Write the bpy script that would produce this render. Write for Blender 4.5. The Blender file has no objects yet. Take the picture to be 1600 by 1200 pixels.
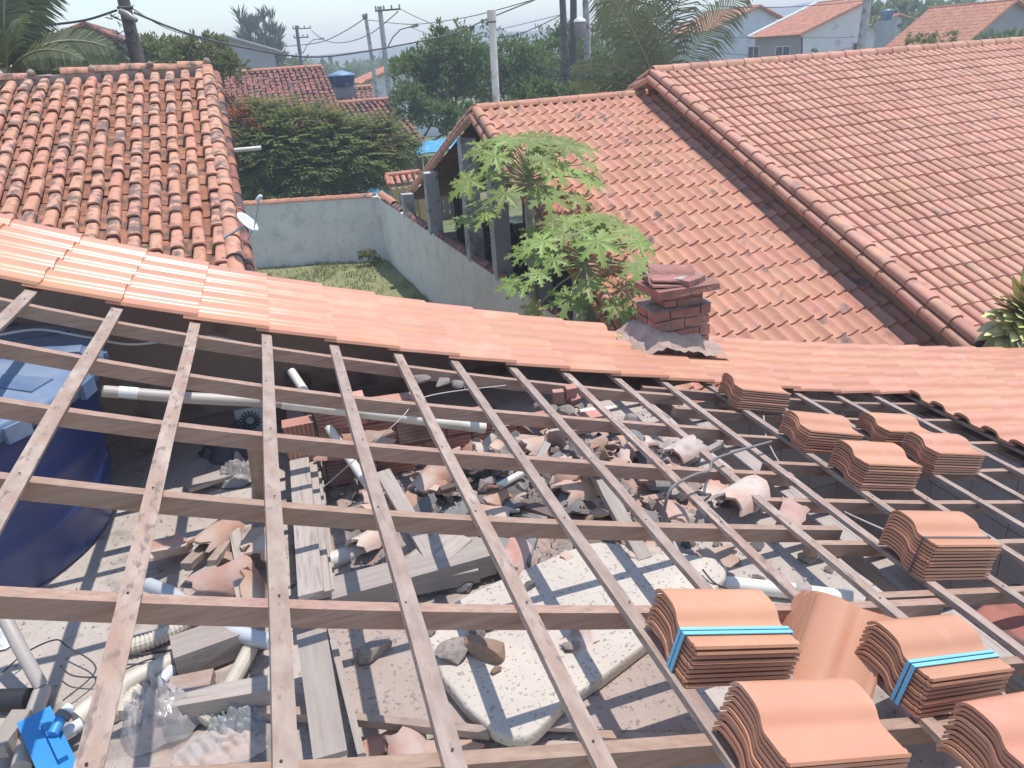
import bpy, bmesh, math, random
from mathutils import Vector, Matrix, Euler, Quaternion, noise
random.seed(7)
R = math.radians
scn = bpy.context.scene
col = scn.collection

# ---------------------------------------------------------------- camera
YAW, PITCH, ROLL, FPX = 0.27994, 0.41143, -0.07117, 1177.785
CAM = Vector((-0.2955, -1.9979, 1.3435))
_F = Vector((math.cos(PITCH)*math.sin(YAW), math.cos(PITCH)*math.cos(YAW), -math.sin(PITCH)))
_R0 = Vector((math.cos(YAW), -math.sin(YAW), 0)); _U0 = _R0.cross(_F)
_R = _R0*math.cos(ROLL)+_U0*math.sin(ROLL); _U = _U0*math.cos(ROLL)-_R0*math.sin(ROLL)
cd = bpy.data.cameras.new('camera'); cam = bpy.data.objects.new('camera', cd); col.objects.link(cam)
cd.sensor_width = 36; cd.lens = 36*FPX/1600; cd.clip_start = .05; cd.clip_end = 9000
cam.matrix_world = Matrix((( _R.x,_U.x,-_F.x,CAM.x),(_R.y,_U.y,-_F.y,CAM.y),(_R.z,_U.z,-_F.z,CAM.z),(0,0,0,1)))
scn.camera = cam

# ---------------------------------------------------------------- light
SUN = Vector((.25, .035, .967)).normalized()
w = bpy.data.worlds.new('World'); scn.world = w; w.use_nodes = True
nt = w.node_tree; bg = nt.nodes['Background']
sky = nt.nodes.new('ShaderNodeTexSky'); sky.sky_type = 'NISHITA'; sky.sun_disc = False
sky.sun_elevation = math.asin(SUN.z); sky.sun_rotation = math.atan2(SUN.x, SUN.y)
sky.air_density = 1.3; sky.dust_density = .3; sky.ozone_density = 2.2; sky.altitude = 0
nt.links.new(sky.outputs[0], bg.inputs[0]); bg.inputs[1].default_value = .15
sl = bpy.data.lights.new('sun', 'SUN'); sl.energy = 3.25; sl.angle = R(.6); sl.color = (1, .955, .90)
so = bpy.data.objects.new('sun', sl); col.objects.link(so)
so.rotation_mode = 'QUATERNION'; so.rotation_quaternion = (-SUN).to_track_quat('-Z', 'Y')
scn.view_settings.view_transform = 'Standard'; scn.view_settings.look = 'None'
scn.view_settings.exposure = .62; scn.view_settings.gamma = 1
scn.cycles.max_bounces = 8; scn.cycles.diffuse_bounces = 6; scn.cycles.transparent_max_bounces = 8

# ---------------------------------------------------------------- survey helpers (photo point -> place on a known plane)
def ray(x, y): return _F+_R*((x-800)/FPX)-_U*((y-600)/FPX)
def gz(x, y, z): d = ray(x, y); return CAM+d*((z-CAM.z)/d.z)
def gy(x, y, Y): d = ray(x, y); return CAM+d*((Y-CAM.y)/d.y)
def gx(x, y, X): d = ray(x, y); return CAM+d*((X-CAM.x)/d.x)

# ---------------------------------------------------------------- mesh helpers
class MB:
    def __init__(s): s.v = []; s.f = []; s.m = []; s.sm = []
    def add(s, V, F, mi=0, smooth=False):
        b = len(s.v); s.v += [tuple(p) for p in V]
        for f in F: s.f.append(tuple(b+i for i in f)); s.m.append(mi); s.sm.append(smooth)
        return s
    def box(s, a, b, M=None, mi=0, jit=0):
        x0,y0,z0 = a; x1,y1,z1 = b
        V = [Vector(p) for p in ((x0,y0,z0),(x1,y0,z0),(x1,y1,z0),(x0,y1,z0),(x0,y0,z1),(x1,y0,z1),(x1,y1,z1),(x0,y1,z1))]
        if jit: V = [p+Vector((random.uniform(-jit,jit) for _ in range(3))) for p in V]
        if M is not None: V = [M@p for p in V]
        return s.add(V, ((3,2,1,0),(4,5,6,7),(0,1,5,4),(1,2,6,5),(2,3,7,6),(3,0,4,7)), mi)
    def tube(s, P, r, n=10, mi=0, cap=True, smooth=True):
        P = [Vector(p) for p in P]; rs = r if isinstance(r, (list, tuple)) else [r]*len(P)
        up = None; V = []; F = []
        for i, p in enumerate(P):
            t = (P[min(i+1,len(P)-1)]-P[max(i-1,0)]); t = t.normalized() if t.length > 1e-9 else Vector((0,0,1))
            if up is None: up = Vector((0,0,1)) if abs(t.z) < .9 else Vector((1,0,0))
            a = t.cross(up).normalized(); up = a.cross(t).normalized()
            for k in range(n):
                q = 2*math.pi*k/n; V.append(p+(a*math.cos(q)+up*math.sin(q))*rs[i])
        for i in range(len(P)-1):
            for k in range(n): F.append((i*n+k, i*n+(k+1)%n, (i+1)*n+(k+1)%n, (i+1)*n+k))
        s.add(V, F, mi, smooth)
        if cap:
            s.add(V[:n], [tuple(range(n))[::-1]], mi); s.add(V[-n:], [tuple(range(n))], mi)
        return s
    def lathe(s, prof, n=32, M=None, mi=0, smooth=True, cap=True):
        V = []; F = []
        for r, z in prof:
            for k in range(n): q = 2*math.pi*k/n; V.append(Vector((r*math.cos(q), r*math.sin(q), z)))
        for i in range(len(prof)-1):
            for k in range(n): F.append((i*n+k, i*n+(k+1)%n, (i+1)*n+(k+1)%n, (i+1)*n+k))
        if M is not None: V = [M@p for p in V]
        s.add(V, F, mi, smooth)
        if cap: s.add(V[:n], [tuple(range(n))[::-1]], mi); s.add(V[-n:], [tuple(range(n))], mi)
        return s
    def prism(s, poly, z0, z1, M=None, mi=0):   # polygon (x,y) extruded in z
        n = len(poly); V = [Vector((x,y,z0)) for x,y in poly]+[Vector((x,y,z1)) for x,y in poly]
        if M is not None: V = [M@p for p in V]
        return s.add(V, [tuple(range(n))[::-1], tuple(range(n,2*n))]+[(i,(i+1)%n,n+(i+1)%n,n+i) for i in range(n)], mi)
    def mesh(s, name, *mats):
        me = bpy.data.meshes.new(name); me.from_pydata(s.v, [], s.f)
        for m in mats: me.materials.append(m)
        me.polygons.foreach_set('material_index', s.m); me.polygons.foreach_set('use_smooth', s.sm)
        me.update(); return me

def obj(name, me, parent=None, M=None):
    if isinstance(me, tuple): me = me[0].mesh(name, *me[1:])
    o = bpy.data.objects.new(name, me); col.objects.link(o)
    M = M if M is not None else Matrix()
    if parent is not None:
        o.parent = parent; o.matrix_basis = WM[parent.name].inverted()@M
    else: o.matrix_basis = M
    WM[o.name] = M.copy()
    return o
WM = {}
def tag(o, label=None, cat=None, group=None, kind=None):
    if label: o['label'] = label
    if cat: o['category'] = cat
    if group: o['group'] = group
    if kind: o['kind'] = kind
    return o
def thing(name, label, cat, loc=(0,0,0), group=None):
    o = obj(name, None, None, Matrix.Translation(Vector(loc))); return tag(o, label, cat, group)
def T(x, y=None, z=None): return Matrix.Translation(Vector(x) if y is None else Vector((x,y,z)))
def RX(a): return Matrix.Rotation(a, 4, 'X')
def RY(a): return Matrix.Rotation(a, 4, 'Y')
def RZ(a): return Matrix.Rotation(a, 4, 'Z')
def frame(o, x, y, z): # matrix from axes
    return Matrix(((x.x,y.x,z.x,o.x),(x.y,y.y,z.y,o.y),(x.z,y.z,z.z,o.z),(0,0,0,1)))
def along(a, b, roll=0, up=(0,0,1)):   # local +X runs a -> b
    a = Vector(a); b = Vector(b); x = (b-a).normalized(); z = Vector(up); y = z.cross(x).normalized(); z = x.cross(y)
    return frame(a, x, y, z)@RX(roll)

# ---------------------------------------------------------------- materials
def ramp(n, *stops):
    cr = n.color_ramp
    while len(cr.elements) > 1: cr.elements.remove(cr.elements[-1])
    cr.elements[0].position = stops[0][0]; cr.elements[0].color = stops[0][1]
    for p, c in stops[1:]: e = cr.elements.new(p); e.color = c
def mat(name, c1, c2=None, scale=6, rough=.8, bump=0, bscale=None, stain=None, stain_scale=3, stain_amt=.5, stain_sharp=.12,
        var=.12, hue=0., stretch=None, spec=.5, metallic=0, coat=0, island=False, alpha=None, trans=0, detail=6, speck=None, speck_scale=60, speck_amt=.62, translucent=None):
    m = bpy.data.materials.new(name); m.use_nodes = True; nt = m.node_tree; N = nt.nodes; L = nt.links
    b = N['Principled BSDF']; tc = N.new('ShaderNodeTexCoord'); mp = N.new('ShaderNodeMapping'); L.new(tc.outputs['Object'], mp.inputs[0])
    oi = N.new('ShaderNodeObjectInfo'); rnd = oi.outputs['Random']
    if island:
        ge = N.new('ShaderNodeNewGeometry'); ad = N.new('ShaderNodeMath'); ad.operation = 'ADD'; L.new(rnd, ad.inputs[0]); L.new(ge.outputs['Random Per Island'], ad.inputs[1])
        fr = N.new('ShaderNodeMath'); fr.operation = 'FRACT'; L.new(ad.outputs[0], fr.inputs[0]); rnd = fr.outputs[0]
    # every piece its own patch of the pattern
    sc = N.new('ShaderNodeVectorMath'); sc.operation = 'SCALE'; sc.inputs[0].default_value = (37,71,53); L.new(rnd, sc.inputs['Scale'])
    av = N.new('ShaderNodeVectorMath'); av.operation = 'ADD'; L.new(mp.outputs[0], av.inputs[0]); L.new(sc.outputs[0], av.inputs[1]); vec = av.outputs[0]
    if stretch: mp.inputs['Scale'].default_value = stretch
    def noi(s, d=detail, v=None):
        n = N.new('ShaderNodeTexNoise'); n.inputs['Scale'].default_value = s; n.inputs['Detail'].default_value = d; L.new(v or vec, n.inputs['Vector']); return n
    def mix(fac, a, bcol, mode='MIX'):
        x = N.new('ShaderNodeMix'); x.data_type = 'RGBA'; x.blend_type = mode
        for sock, val in ((x.inputs[0], fac), (x.inputs[6], a), (x.inputs[7], bcol)):
            if hasattr(val, 'is_linked'): L.new(val, sock)
            elif isinstance(val, (int, float)): sock.default_value = val
            else: sock.default_value = tuple(val)+((1,) if len(val) == 3 else ())
        return x.outputs[2]
    def step(src, lo, hi):
        r = N.new('ShaderNodeMapRange'); r.inputs[1].default_value = lo; r.inputs[2].default_value = hi; r.clamp = True; L.new(src, r.inputs[0]); return r.outputs[0]
    c = None
    n1 = noi(scale)
    c = mix(step(n1.outputs[0], .3, .7), c1, c2 if c2 else tuple(k*.8 for k in c1))
    if stain:
        stains = stain if isinstance(stain, list) else [(stain, stain_scale, stain_amt, stain_sharp)]
        for st, ss, sa, sh in stains:
            # amount differs from piece to piece
            n2 = noi(ss, 8); a2 = N.new('ShaderNodeMath'); a2.operation = 'MULTIPLY_ADD'; L.new(rnd, a2.inputs[0]); a2.inputs[1].default_value = .16; L.new(n2.outputs[0], a2.inputs[2])
            c = mix(step(a2.outputs[0], 1.08-sa, 1.08-sa+sh), c, st)
    if speck:
        n3 = noi(speck_scale, 2); c = mix(step(n3.outputs[0], speck_amt, speck_amt+.06), c, speck)
    if var or hue:
        hs = N.new('ShaderNodeHueSaturation'); L.new(c, hs.inputs['Color'])
        hs.inputs['Value'].default_value = 1
        mr = N.new('ShaderNodeMapRange'); L.new(rnd, mr.inputs[0]); mr.inputs[3].default_value = 1-var; mr.inputs[4].default_value = 1+var; L.new(mr.outputs[0], hs.inputs['Value'])
        if hue:
            m2 = N.new('ShaderNodeMath'); m2.operation = 'MULTIPLY'; L.new(rnd, m2.inputs[0]); m2.inputs[1].default_value = 7.31
            m3 = N.new('ShaderNodeMath'); m3.operation = 'FRACT'; L.new(m2.outputs[0], m3.inputs[0])
            mh = N.new('ShaderNodeMapRange'); L.new(m3.outputs[0], mh.inputs[0]); mh.inputs[3].default_value = .5-hue; mh.inputs[4].default_value = .5+hue; L.new(mh.outputs[0], hs.inputs['Hue'])
        c = hs.outputs[0]
    L.new(c, b.inputs['Base Color'])
    b.inputs['Roughness'].default_value = rough; b.inputs['Metallic'].default_value = metallic
    b.inputs['Specular IOR Level'].default_value = spec
    if coat: b.inputs['Coat Weight'].default_value = coat; b.inputs['Coat Roughness'].default_value = .19
    if trans: b.inputs['Transmission Weight'].default_value = trans
    if alpha is not None: b.inputs['Alpha'].default_value = alpha
    if bump:
        nb = noi(bscale or scale*4, 6); bp = N.new('ShaderNodeBump'); bp.inputs['Strength'].default_value = bump; bp.inputs['Distance'].default_value = .02
        L.new(nb.outputs[0], bp.inputs['Height']); L.new(bp.outputs[0], b.inputs['Normal'])
    if translucent:
        tr = N.new('ShaderNodeBsdfTranslucent'); tr.inputs[0].default_value = tuple(translucent)+(1,)
        ms = N.new('ShaderNodeMixShader'); ms.inputs[0].default_value = .35; L.new(b.outputs[0], ms.inputs[1]); L.new(tr.outputs[0], ms.inputs[2])
        L.new(ms.outputs[0], N['Material Output'].inputs[0])
    return m

M_tile = mat('new_clay_tile', (.56,.26,.152), (.515,.23,.13), 5, .55, .05, 30, var=.06, hue=.006, coat=.30, stain=[((.585,.32,.215),7,.44,.3),((.45,.19,.125),3,.40,.3)])
M_tileR = mat('rose_clay_tile', (.55,.275,.18), (.475,.225,.145), 9, .75, .15, 60, var=.16, hue=.008, stain=[((.40,.235,.185),14,.50,.25),((.20,.125,.10),4,.37,.2)], island=True)
M_tileM = mat('orange_clay_tile', (.55,.265,.165), (.47,.21,.13), 9, .75, .15, 60, var=.12, hue=.008, stain=[((.42,.24,.18),10,.48,.25),((.16,.10,.085),4,.40,.16)], island=True)
M_tileL = mat('weathered_colonial_tile', (.62,.30,.19), (.54,.245,.15), 8, .85, .25, 50, var=.14, hue=.006, stain=[((.46,.27,.20),16,.5,.2),((.15,.10,.08),9,.525,.2)], island=True)
M_tileLpan = mat('dirty_channel_tile', (.44,.19,.11), (.30,.12,.07), 10, .9, .25, 50, var=.2, stain=[((.11,.08,.065),8,.56,.25)], island=True)
M_oldtile = mat('lichen_roof_tile', (.42,.17,.115), (.30,.12,.085), 6, .9, .2, 40, var=.3, hue=.012, stain=[((.09,.06,.055),5,.56,.15)], island=True)
M_fartile = mat('far_roof_tile', (.55,.24,.14), (.46,.18,.10), 4, .85, 0, var=.15, hue=.01, stain=[((.30,.14,.1),3,.5,.2)], island=True)
M_wood = mat('rafter_wood', (.40,.265,.195), (.30,.18,.125), 5, .8, .25, 24, stretch=(1,12,12), var=.12, hue=.004, stain=[((.37,.20,.15),1.2,.42,.3),((.24,.165,.135),9,.42,.2)])
M_batten = mat('batten_wood', (.42,.32,.265), (.29,.205,.16), 7, .85, .35, 24, stretch=(1.6,4,4), var=.12, hue=.004, detail=10, stain=[((.31,.195,.145),3,.50,.25),((.19,.135,.11),11,.40,.12)])
M_greyplank = mat('grey_plank', (.42,.36,.315), (.34,.285,.25), 4, .85, .3, 30, stretch=(1,14,14), var=.14, stain=[((.22,.17,.15),6,.42,.2)])
M_darkplank = mat('dark_plank', (.20,.145,.12), (.13,.09,.075), 4, .85, .3, 30, stretch=(1,14,14), var=.2)
M_nail = mat('nail_head', (.06,.05,.045), rough=.6, var=0, metallic=.4)
M_slab = mat('dusty_concrete', (.46,.395,.345), (.37,.31,.265), 3, .95, .5, 40, var=0, detail=10, stain=[((.47,.42,.375),2.2,.55,.3),((.20,.165,.145),6,.44,.2)], speck=(.16,.12,.1), speck_scale=55, speck_amt=.66)
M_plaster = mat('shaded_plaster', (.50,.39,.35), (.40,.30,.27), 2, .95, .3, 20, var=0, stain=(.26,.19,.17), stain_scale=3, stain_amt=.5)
M_tilewall = mat('grey_wall_tile', (.50,.48,.48), (.44,.42,.42), 3, .45, 0, var=.06)
M_white = mat('weathered_white_wall', (.79,.735,.67), (.69,.635,.58), 1.5, .92, .35, 25, var=0, detail=9, stain=[((.50,.50,.50),3,.50,.3),((.33,.32,.31),9,.42,.25)])
M_grass = mat('yard_ground', (.19,.21,.08), (.25,.22,.11), 1.6, .95, .6, 30, var=0, detail=10, stain=[((.10,.13,.045),.9,.55,.3),((.36,.28,.18),2.3,.40,.2)])
M_concrete = mat('post_concrete', (.48,.46,.44), (.38,.365,.35), 4, .9, .3, 30, var=.05, stain=(.22,.2,.19), stain_scale=5, stain_amt=.45)
M_pvc = mat('white_pvc', (.74,.72,.66), (.66,.63,.56), 3, .4, 0, var=.05, stain=(.42,.36,.29), stain_scale=6, stain_amt=.42, stain_sharp=.25)
M_mortar = mat('rough_mortar', (.46,.345,.275), (.33,.235,.19), 7, .95, .8, 25, var=.1, stain=(.18,.13,.11), stain_scale=6, stain_amt=.46)

# ---------------------------------------------------------------- roof of the house being re-tiled: profile along x, battens run in y
_prof = [(-3.4,1.43),(-2.8,1.155),(-2.2,.895),(-1.691,.661),(-1.389,.526),(-1.085,.398),(-.778,.277),(-.469,.163),(-.157,.053),(.156,-.051),(.47,-.152),(.785,-.249),(1.102,-.344),(1.418,-.436),(1.735,-.523),(2.053,-.612),(2.4,-.708),(3.0,-.866),(3.5,-.975),(4.0,-1.08),(5.2,-1.32),(7.0,-1.66),(8.,-1.85)]
def rz(x):
    for (a,za),(b,zb) in zip(_prof,_prof[1:]):
        if x <= b: return za+(zb-za)*(x-a)/(b-a)
    return _prof[-1][1]
BX = [(-2.29+0,0)]
def batten_x(i):
    t = [-1.691,-1.389,-1.085,-.778,-.469,-.157,.156,.47,.785,1.102,1.418,1.735,2.053]
    if i < -1: return -1.691-(-1-i)*.300
    if i <= 11: return t[i+1]
    return 2.053+(i-11)*.3205
def slope(x): return math.atan2(rz(x-.12)-rz(x+.12), .24)
GAUGE = .33
rf = thing('timber_roof_frame', 'bare timber roof frame of brown rafters and thin battens over the debris', 'roof frame', (0,0,-.56))
def rafter(y, x0, x1, w=.036, h=.058, drop=.019, wob=.004):
    mb = MB(); n = max(2, int((x1-x0)/.16)); ring = []
    ph = random.uniform(0,9)
    for i in range(n+1):
        x = x0+(x1-x0)*i/n; z = rz(x)-drop+wob*math.sin(ph+x*2.1); yy = y+wob*math.sin(ph*2+x*1.3); sl = slope(x)
        nx, nz = math.sin(sl), math.cos(sl)
        ring.append([(x,yy-w/2,z),(x,yy+w/2,z),(x-h*nx,yy+w/2,z-h*nz),(x-h*nx,yy-w/2,z-h*nz)])
    c = Vector((x0, y, rz(x0))); 
    for i in range(n):
        a, b = ring[i], ring[i+1]
        for k in range(4): mb.add([Vector(a[k])-c, Vector(b[k])-c, Vector(b[(k+1)%4])-c, Vector(a[(k+1)%4])-c], [(0,1,2,3)])
    mb.add([Vector(p)-c for p in ring[0]], [(0,1,2,3)]); mb.add([Vector(p)-c for p in ring[-1]], [(3,2,1,0)])
    return obj('rafter', (mb, M_wood), rf, T(c))
RAF = [(2.075,-3.3,1.74),(1.583,-3.3,1.78),(1.09,-3.3,1.76),(.598,-3.3,1.8),(.105,-3.3,1.66),(-.387,-3.3,1.69),(-.885,-3.3,1.75),(-1.372,-3.3,1.7)]
for r_ in RAF: rafter(*r_)
RAF2 = [(2.02,1.5,6.6),(1.66,1.55,6.6),(1.37,1.6,6.6),(1.03,1.72,6.6),(.70,1.72,6.6),(.347,1.45,6.6),(.006,1.43,6.6),(-.33,1.43,6.6),(-.69,1.5,6.6),(-1.05,1.5,6.6)]
for r_ in RAF2: rafter(*r_, w=.033, h=.055)
nail_me = MB().lathe([(.0032,0),(.0032,.002)], 6).mesh('nail', M_nail)
def batten(i):
    x = batten_x(i); z = rz(x); sl = slope(x); y0 = -1.75+random.uniform(-.1,.1); y1 = 2.62
    wob = random.uniform(-.004,.004); yaw = random.uniform(-.003,.003)
    M = T(x, y0, z)@RY(sl)@RZ(math.pi/2+yaw)
    mb = MB(); n = 14; L = y1-y0; wd = .0235; ph = random.uniform(0,9)
    rings = [[(L*k/n, -wd+.0025*math.sin(ph+k), -.019),(L*k/n, wd+.0025*math.sin(ph+k), -.019),(L*k/n, wd+.0025*math.sin(ph+k), .0015*math.sin(k*1.7+ph)),(L*k/n, -wd+.0025*math.sin(ph+k), .0015*math.sin(k*1.7+ph))] for k in range(n+1)]
    for a, b in zip(rings, rings[1:]):
        for k in range(4): mb.add([a[k], a[(k+1)%4], b[(k+1)%4], b[k]], [(3,2,1,0)])
    mb.add(rings[0], [(0,1,2,3)]); mb.add(rings[-1], [(3,2,1,0)])
    b = obj('batten', (mb, M_batten), rf, M)
    for y, xa, xb in (RAF if i < 11 else RAF2):
        if xa < x < xb and y < 1.7: obj('nail', nail_me, b, T(x+random.uniform(-.01,.01), y+random.uniform(-.008,.008), z+.0025))
for i in range(-5, 25): batten(i)

# ---------------------------------------------------------------- new roman tiles
TP = [(0,.006),(.007,.001),(.014,.004),(.022,.0005),(.086,.0),(.095,.003),(.104,.010),(.113,.019),(.124,.0265),(.140,.031),(.165,.033),(.190,.0325),(.206,.029),(.220,.020),(.230,.007)]
def tile_mesh(name, prof, L, t, m, nx=1, taper=0):
    mb = MB(); n = len(prof); ys = [p[0] for p in prof]; zs = [p[1] for p in prof]
    # offset the underside along the profile normal
    und = []
    for i in range(n):
        a, b = prof[max(0,i-1)], prof[min(n-1,i+1)]; d = math.hypot(b[0]-a[0], b[1]-a[1]); und.append((ys[i]+(b[1]-a[1])/d*t*.6, zs[i]-(b[0]-a[0])/d*t))
    yc = (ys[0]+ys[-1])/2
    def sec(pts, x, k): return [(x, yc+(y-yc)*k, z*k) for y, z in pts]
    top = sec(prof,0,1-taper)+sec(prof,L,1); bot = sec(und,0,1-taper)+sec(und,L,1)
    mb.add(top, [(i,n+i,n+i+1,i+1) for i in range(n-1)], 0, True)
    mb.add(bot, [(i,i+1,n+i+1,n+i) for i in range(n-1)], 0, True)
    mb.add(top[:n]+bot[:n], [(i,i+1,n+i+1,n+i) for i in range(n-1)])
    mb.add(top[n:]+bot[n:], [(i,n+i,n+i+1,i+1) for i in range(n-1)])
    mb.add([top[0],top[n],bot[n],bot[0]], [(0,3,2,1)]); mb.add([top[n-1],top[2*n-1],bot[2*n-1],bot[n-1]], [(0,1,2,3)])
    return mb.mesh(name, m)
tile_me = tile_mesh('tile', TP, .39, .017, M_tile)
PITCHY = .2
rt = thing('new_tile_roofing', 'strip of shiny new salmon roof tiles laid along the far edge of the frame', 'roof tiles', (0,2.2,0))
def lay(i, y):
    x = batten_x(i)-.035; sl = slope(x+.2)
    M = T(x, y+random.uniform(-.003,.003), rz(x)+.0225)@RY(sl-.042+random.uniform(-.006,.006))@RZ(random.uniform(-.004,.004))
    return obj('tile', tile_me, rt, M)
for i in range(-6, 23):
    for k in range(5):
        y = 1.73+k*PITCHY
        if 10 <= i <= 11 and k >= 2: continue       # the chimney comes through here
        lay(i, y)
for i in range(16, 23):
    for k in range(1, 13): lay(i, 1.73-k*PITCHY)

# ---------------------------------------------------------------- flat slab, plate beam, room beyond the slab, rear wall
SZ = -.56
mb = MB(); nx, ny = 60, 70
V = []; F = []
for j in range(ny+1):
    for i in range(nx+1):
        x = -3.6+(1.57+3.6)*i/nx; y = -2.6+(2.55+2.6)*j/ny
        V.append((x,y,SZ+.012*noise.noise((x*1.7,y*1.7,0))+.006*noise.noise((x*7,y*7,3))))
for j in range(ny):
    for i in range(nx): a = j*(nx+1)+i; F.append((a,a+1,a+nx+2,a+nx+1))
mb.add(V, F, 0, True)
mb.box((-3.6,-2.6,SZ-.14),(1.57,2.55,SZ-.03))
tag(obj('concrete_slab', (mb, M_slab)), kind='structure')
mb = MB().box((0,-.045,-.06),(4.4,.045,.06))
tag(obj('wall_plate_beam', (mb, M_greyplank), None, along((1.76,-1.8,-.69),(1.76,2.5,-.69))), 'long grey brown beam under the rafter ends at the slab edge', 'beam')
GZ = -4.05
# ---------------------------------------------------------------- tiled roofs of the neighbours
def proj(p):
    d = Vector(p)-CAM; z = d.dot(_F)
    return (800+FPX*d.dot(_R)/z, 600-FPX*d.dot(_U)/z) if z > .1 else (1e6, 1e6)
def joined(parts, name, parent, m):     # parts: list of (template mesh, matrix)
    mb = MB()
    for me, M in parts: mb.add([M@v.co for v in me.vertices], [tuple(p.vertices) for p in me.polygons], 0, True)
    return mb.mesh(name, m)
def barrel_mesh(name, r, L, t, m, a0=0, a1=180, n=7, taper=.12, sq=1.):
    prof = []
    for k in range(n+1):
        a = R(a0+(a1-a0)*k/n); prof.append((-math.cos(a)*r, (abs(math.sin(a))**sq)*(1 if math.sin(a) >= 0 else -1)*r))
    return tile_mesh(name, prof, L, t, m, taper=taper)
def tiled_roof(root, O, ex, es, pitch, gauge, ncol, nrow, me, m, name='roof_tile', nparts=300, lift=.0, tilt=.035, jit=.004, rot=.01, skip=None, sag=0, margin=90):
    n = es.cross(X).normalized(); items = []
    for i in range(ncol):
        for j in range(nrow):
            p = O+ex*(pitch*i+random.uniform(-jit,jit))+es*(gauge*j+random.uniform(-jit,jit)*2)+n*(lift+sag*noise.noise((i*.23,j*.31,ncol)))
            if skip and skip(i,j,p): continue
            x, y = proj(p)
            if not (-margin < x < 1600+margin and -margin < y < 1200+margin): continue
            items.append(((p-CAM).length, frame(p, es, X, n)@RY(-tilt+random.uniform(-rot,rot)*.5)@RZ(random.uniform(-rot,rot))))
    items.sort(key=lambda t: t[0])
    for d, M in items[:nparts]: obj(name, me, root, M)
    if len(items) > nparts:
        o = obj('distant_'+name+'s', joined([(me, M) for d, M in items[nparts:]], name+'s', root, m), root); tag(o, kind='stuff')
def cap_row(root, P, d, side, count, step, me, name, up, jit=.004):    # a row of barrel tiles running along d
    z = up; y = z.cross(d).normalized()
    for k in range(count):
        obj(name, me, root, frame(P+d*(step*k+random.uniform(-jit,jit)), d, y, z)@RY(-.03)@RZ(random.uniform(-.012,.012)))
X = Vector((1,0,0)); ZUP = Vector((0,0,1))
def house_body(root, x0, x1, y0, y1, z0, z1, m, t=.15):
    mb = MB(); mb.box((x0,y0,z0),(x1,y0+t,z1)); mb.box((x0,y1-t,z0),(x1,y1,z1)); mb.box((x0,y0+t,z0),(x0+t,y1-t,z1)); mb.box((x1-t,y0+t,z0),(x1,y1-t,z1))
    return obj('wall', (mb, m), root)
def gable(root, x, t, y0, y1, yr, z0, ze, zr, m):   # triangular end wall in the plane x
    mb = MB(); P = [(y0,z0),(y1,z0),(y1,ze),(yr,zr),(y0,ze)]
    n = len(P); V = [(x,y,z) for y,z in P]+[(x+t,y,z) for y,z in P]
    mb.add(V, [tuple(range(n))[::-1], tuple(range(n,2*n))]+[(i,(i+1)%n,n+(i+1)%n,n+i) for i in range(n)])
    return obj('gable_wall', (mb, m), root)
# -- big rose roof (right)
DR = 7.8
Ra = CAM+ray(1018,114)*(DR*1.6745); Rb = CAM+ray(1520,532)*DR; Res = (Rb-Ra).normalized(); RL = (Rb-Ra).length
TPR = [(0,-.012),(.004,.018),(.014,.035),(.036,.043),(.070,.045),(.104,.041),(.124,.030),(.136,.012),(.144,-.008),(.175,-.012)]
TPM = [(-.002,.012),(.009,.001),(.037,-.005),(.068,-.001),(.100,.013),(.127,.033),(.148,.049),(.160,.053),(.172,.044),(.182,.018),(.190,.002)]
meR = tile_mesh('rose_tile', TPR, .40, .020, M_tileR); meM = tile_mesh('orange_tile', TPM, .43, .024, M_tileM)
bigR = thing('tiled_house', 'large house roof of rose clay tiles filling the right side behind the new tiles', 'house', (Ra.x+4,Ra.y,GZ))
rn = Res.cross(X).normalized()
tiled_roof(bigR, Ra+X*.10, X, Res, .167, .335, 56, int(RL/.335)+1, meR, M_tileR, lift=.0, sag=.012, tilt=.055, jit=.003, rot=.008)
vt = barrel_mesh('verge_tile', .090, .43, .022, M_tileR, 0, 180, 8, .18, .55)
nv = int(RL/.37)+1
cap_row(bigR, Ra+X*.03+rn*.0, Res, 1, nv, RL/nv, vt, 'verge_tile', rn)
vs = barrel_mesh('verge_side_tile', .066, .43, .012, M_tileR, 0, 180, 6, .1)
cap_row(bigR, Ra-X*.045-rn*.085, Res, 1, nv, RL/nv, vs, 'verge_side_tile', (rn-X*1.6).normalized())
rc = barrel_mesh('ridge_tile', .10, .40, .022, M_tileR, 0, 180, 7, -.22)
cap_row(bigR, Ra+X*.02+ZUP*.0, X, 1, 32, .355, rc, 'ridge_tile', ZUP)
Rbk = Vector((0, .93, -.37)).normalized()
mb = MB()
for s_, e_, L_ in ((0, Res, RL), (1, Rbk, 7.)):
    nn = e_.cross(X).normalized(); nn = nn if nn.z > 0 else -nn
    a = Ra+X*.12-nn*.05; c0 = [a, a+X*12, a+X*12+e_*L_, a+e_*L_]
    mb.add([p for p in c0]+[p-nn*.12 for p in c0], [(0,1,2,3),(7,6,5,4),(0,4,5,1),(1,5,6,2),(2,6,7,3),(3,7,4,0)])
obj('roof_deck', (mb, M_tileR), bigR)
cap_row(bigR, Ra-X*.0, Rbk, 1, 14, .37, vt, 'verge_tile', (Rbk.cross(X)*-1).normalized())
cap_row(bigR, Ra-X*.05-ZUP*.10, Rbk, 1, 14, .37, vs, 'verge_side_tile', (ZUP-X*1.6).normalized())
gable(bigR, Ra.x+.22, .15, Rb.y+.25, Ra.y+6.0, Ra.y, GZ, Rb.z-.02, Ra.z-.30, M_tileR)
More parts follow.
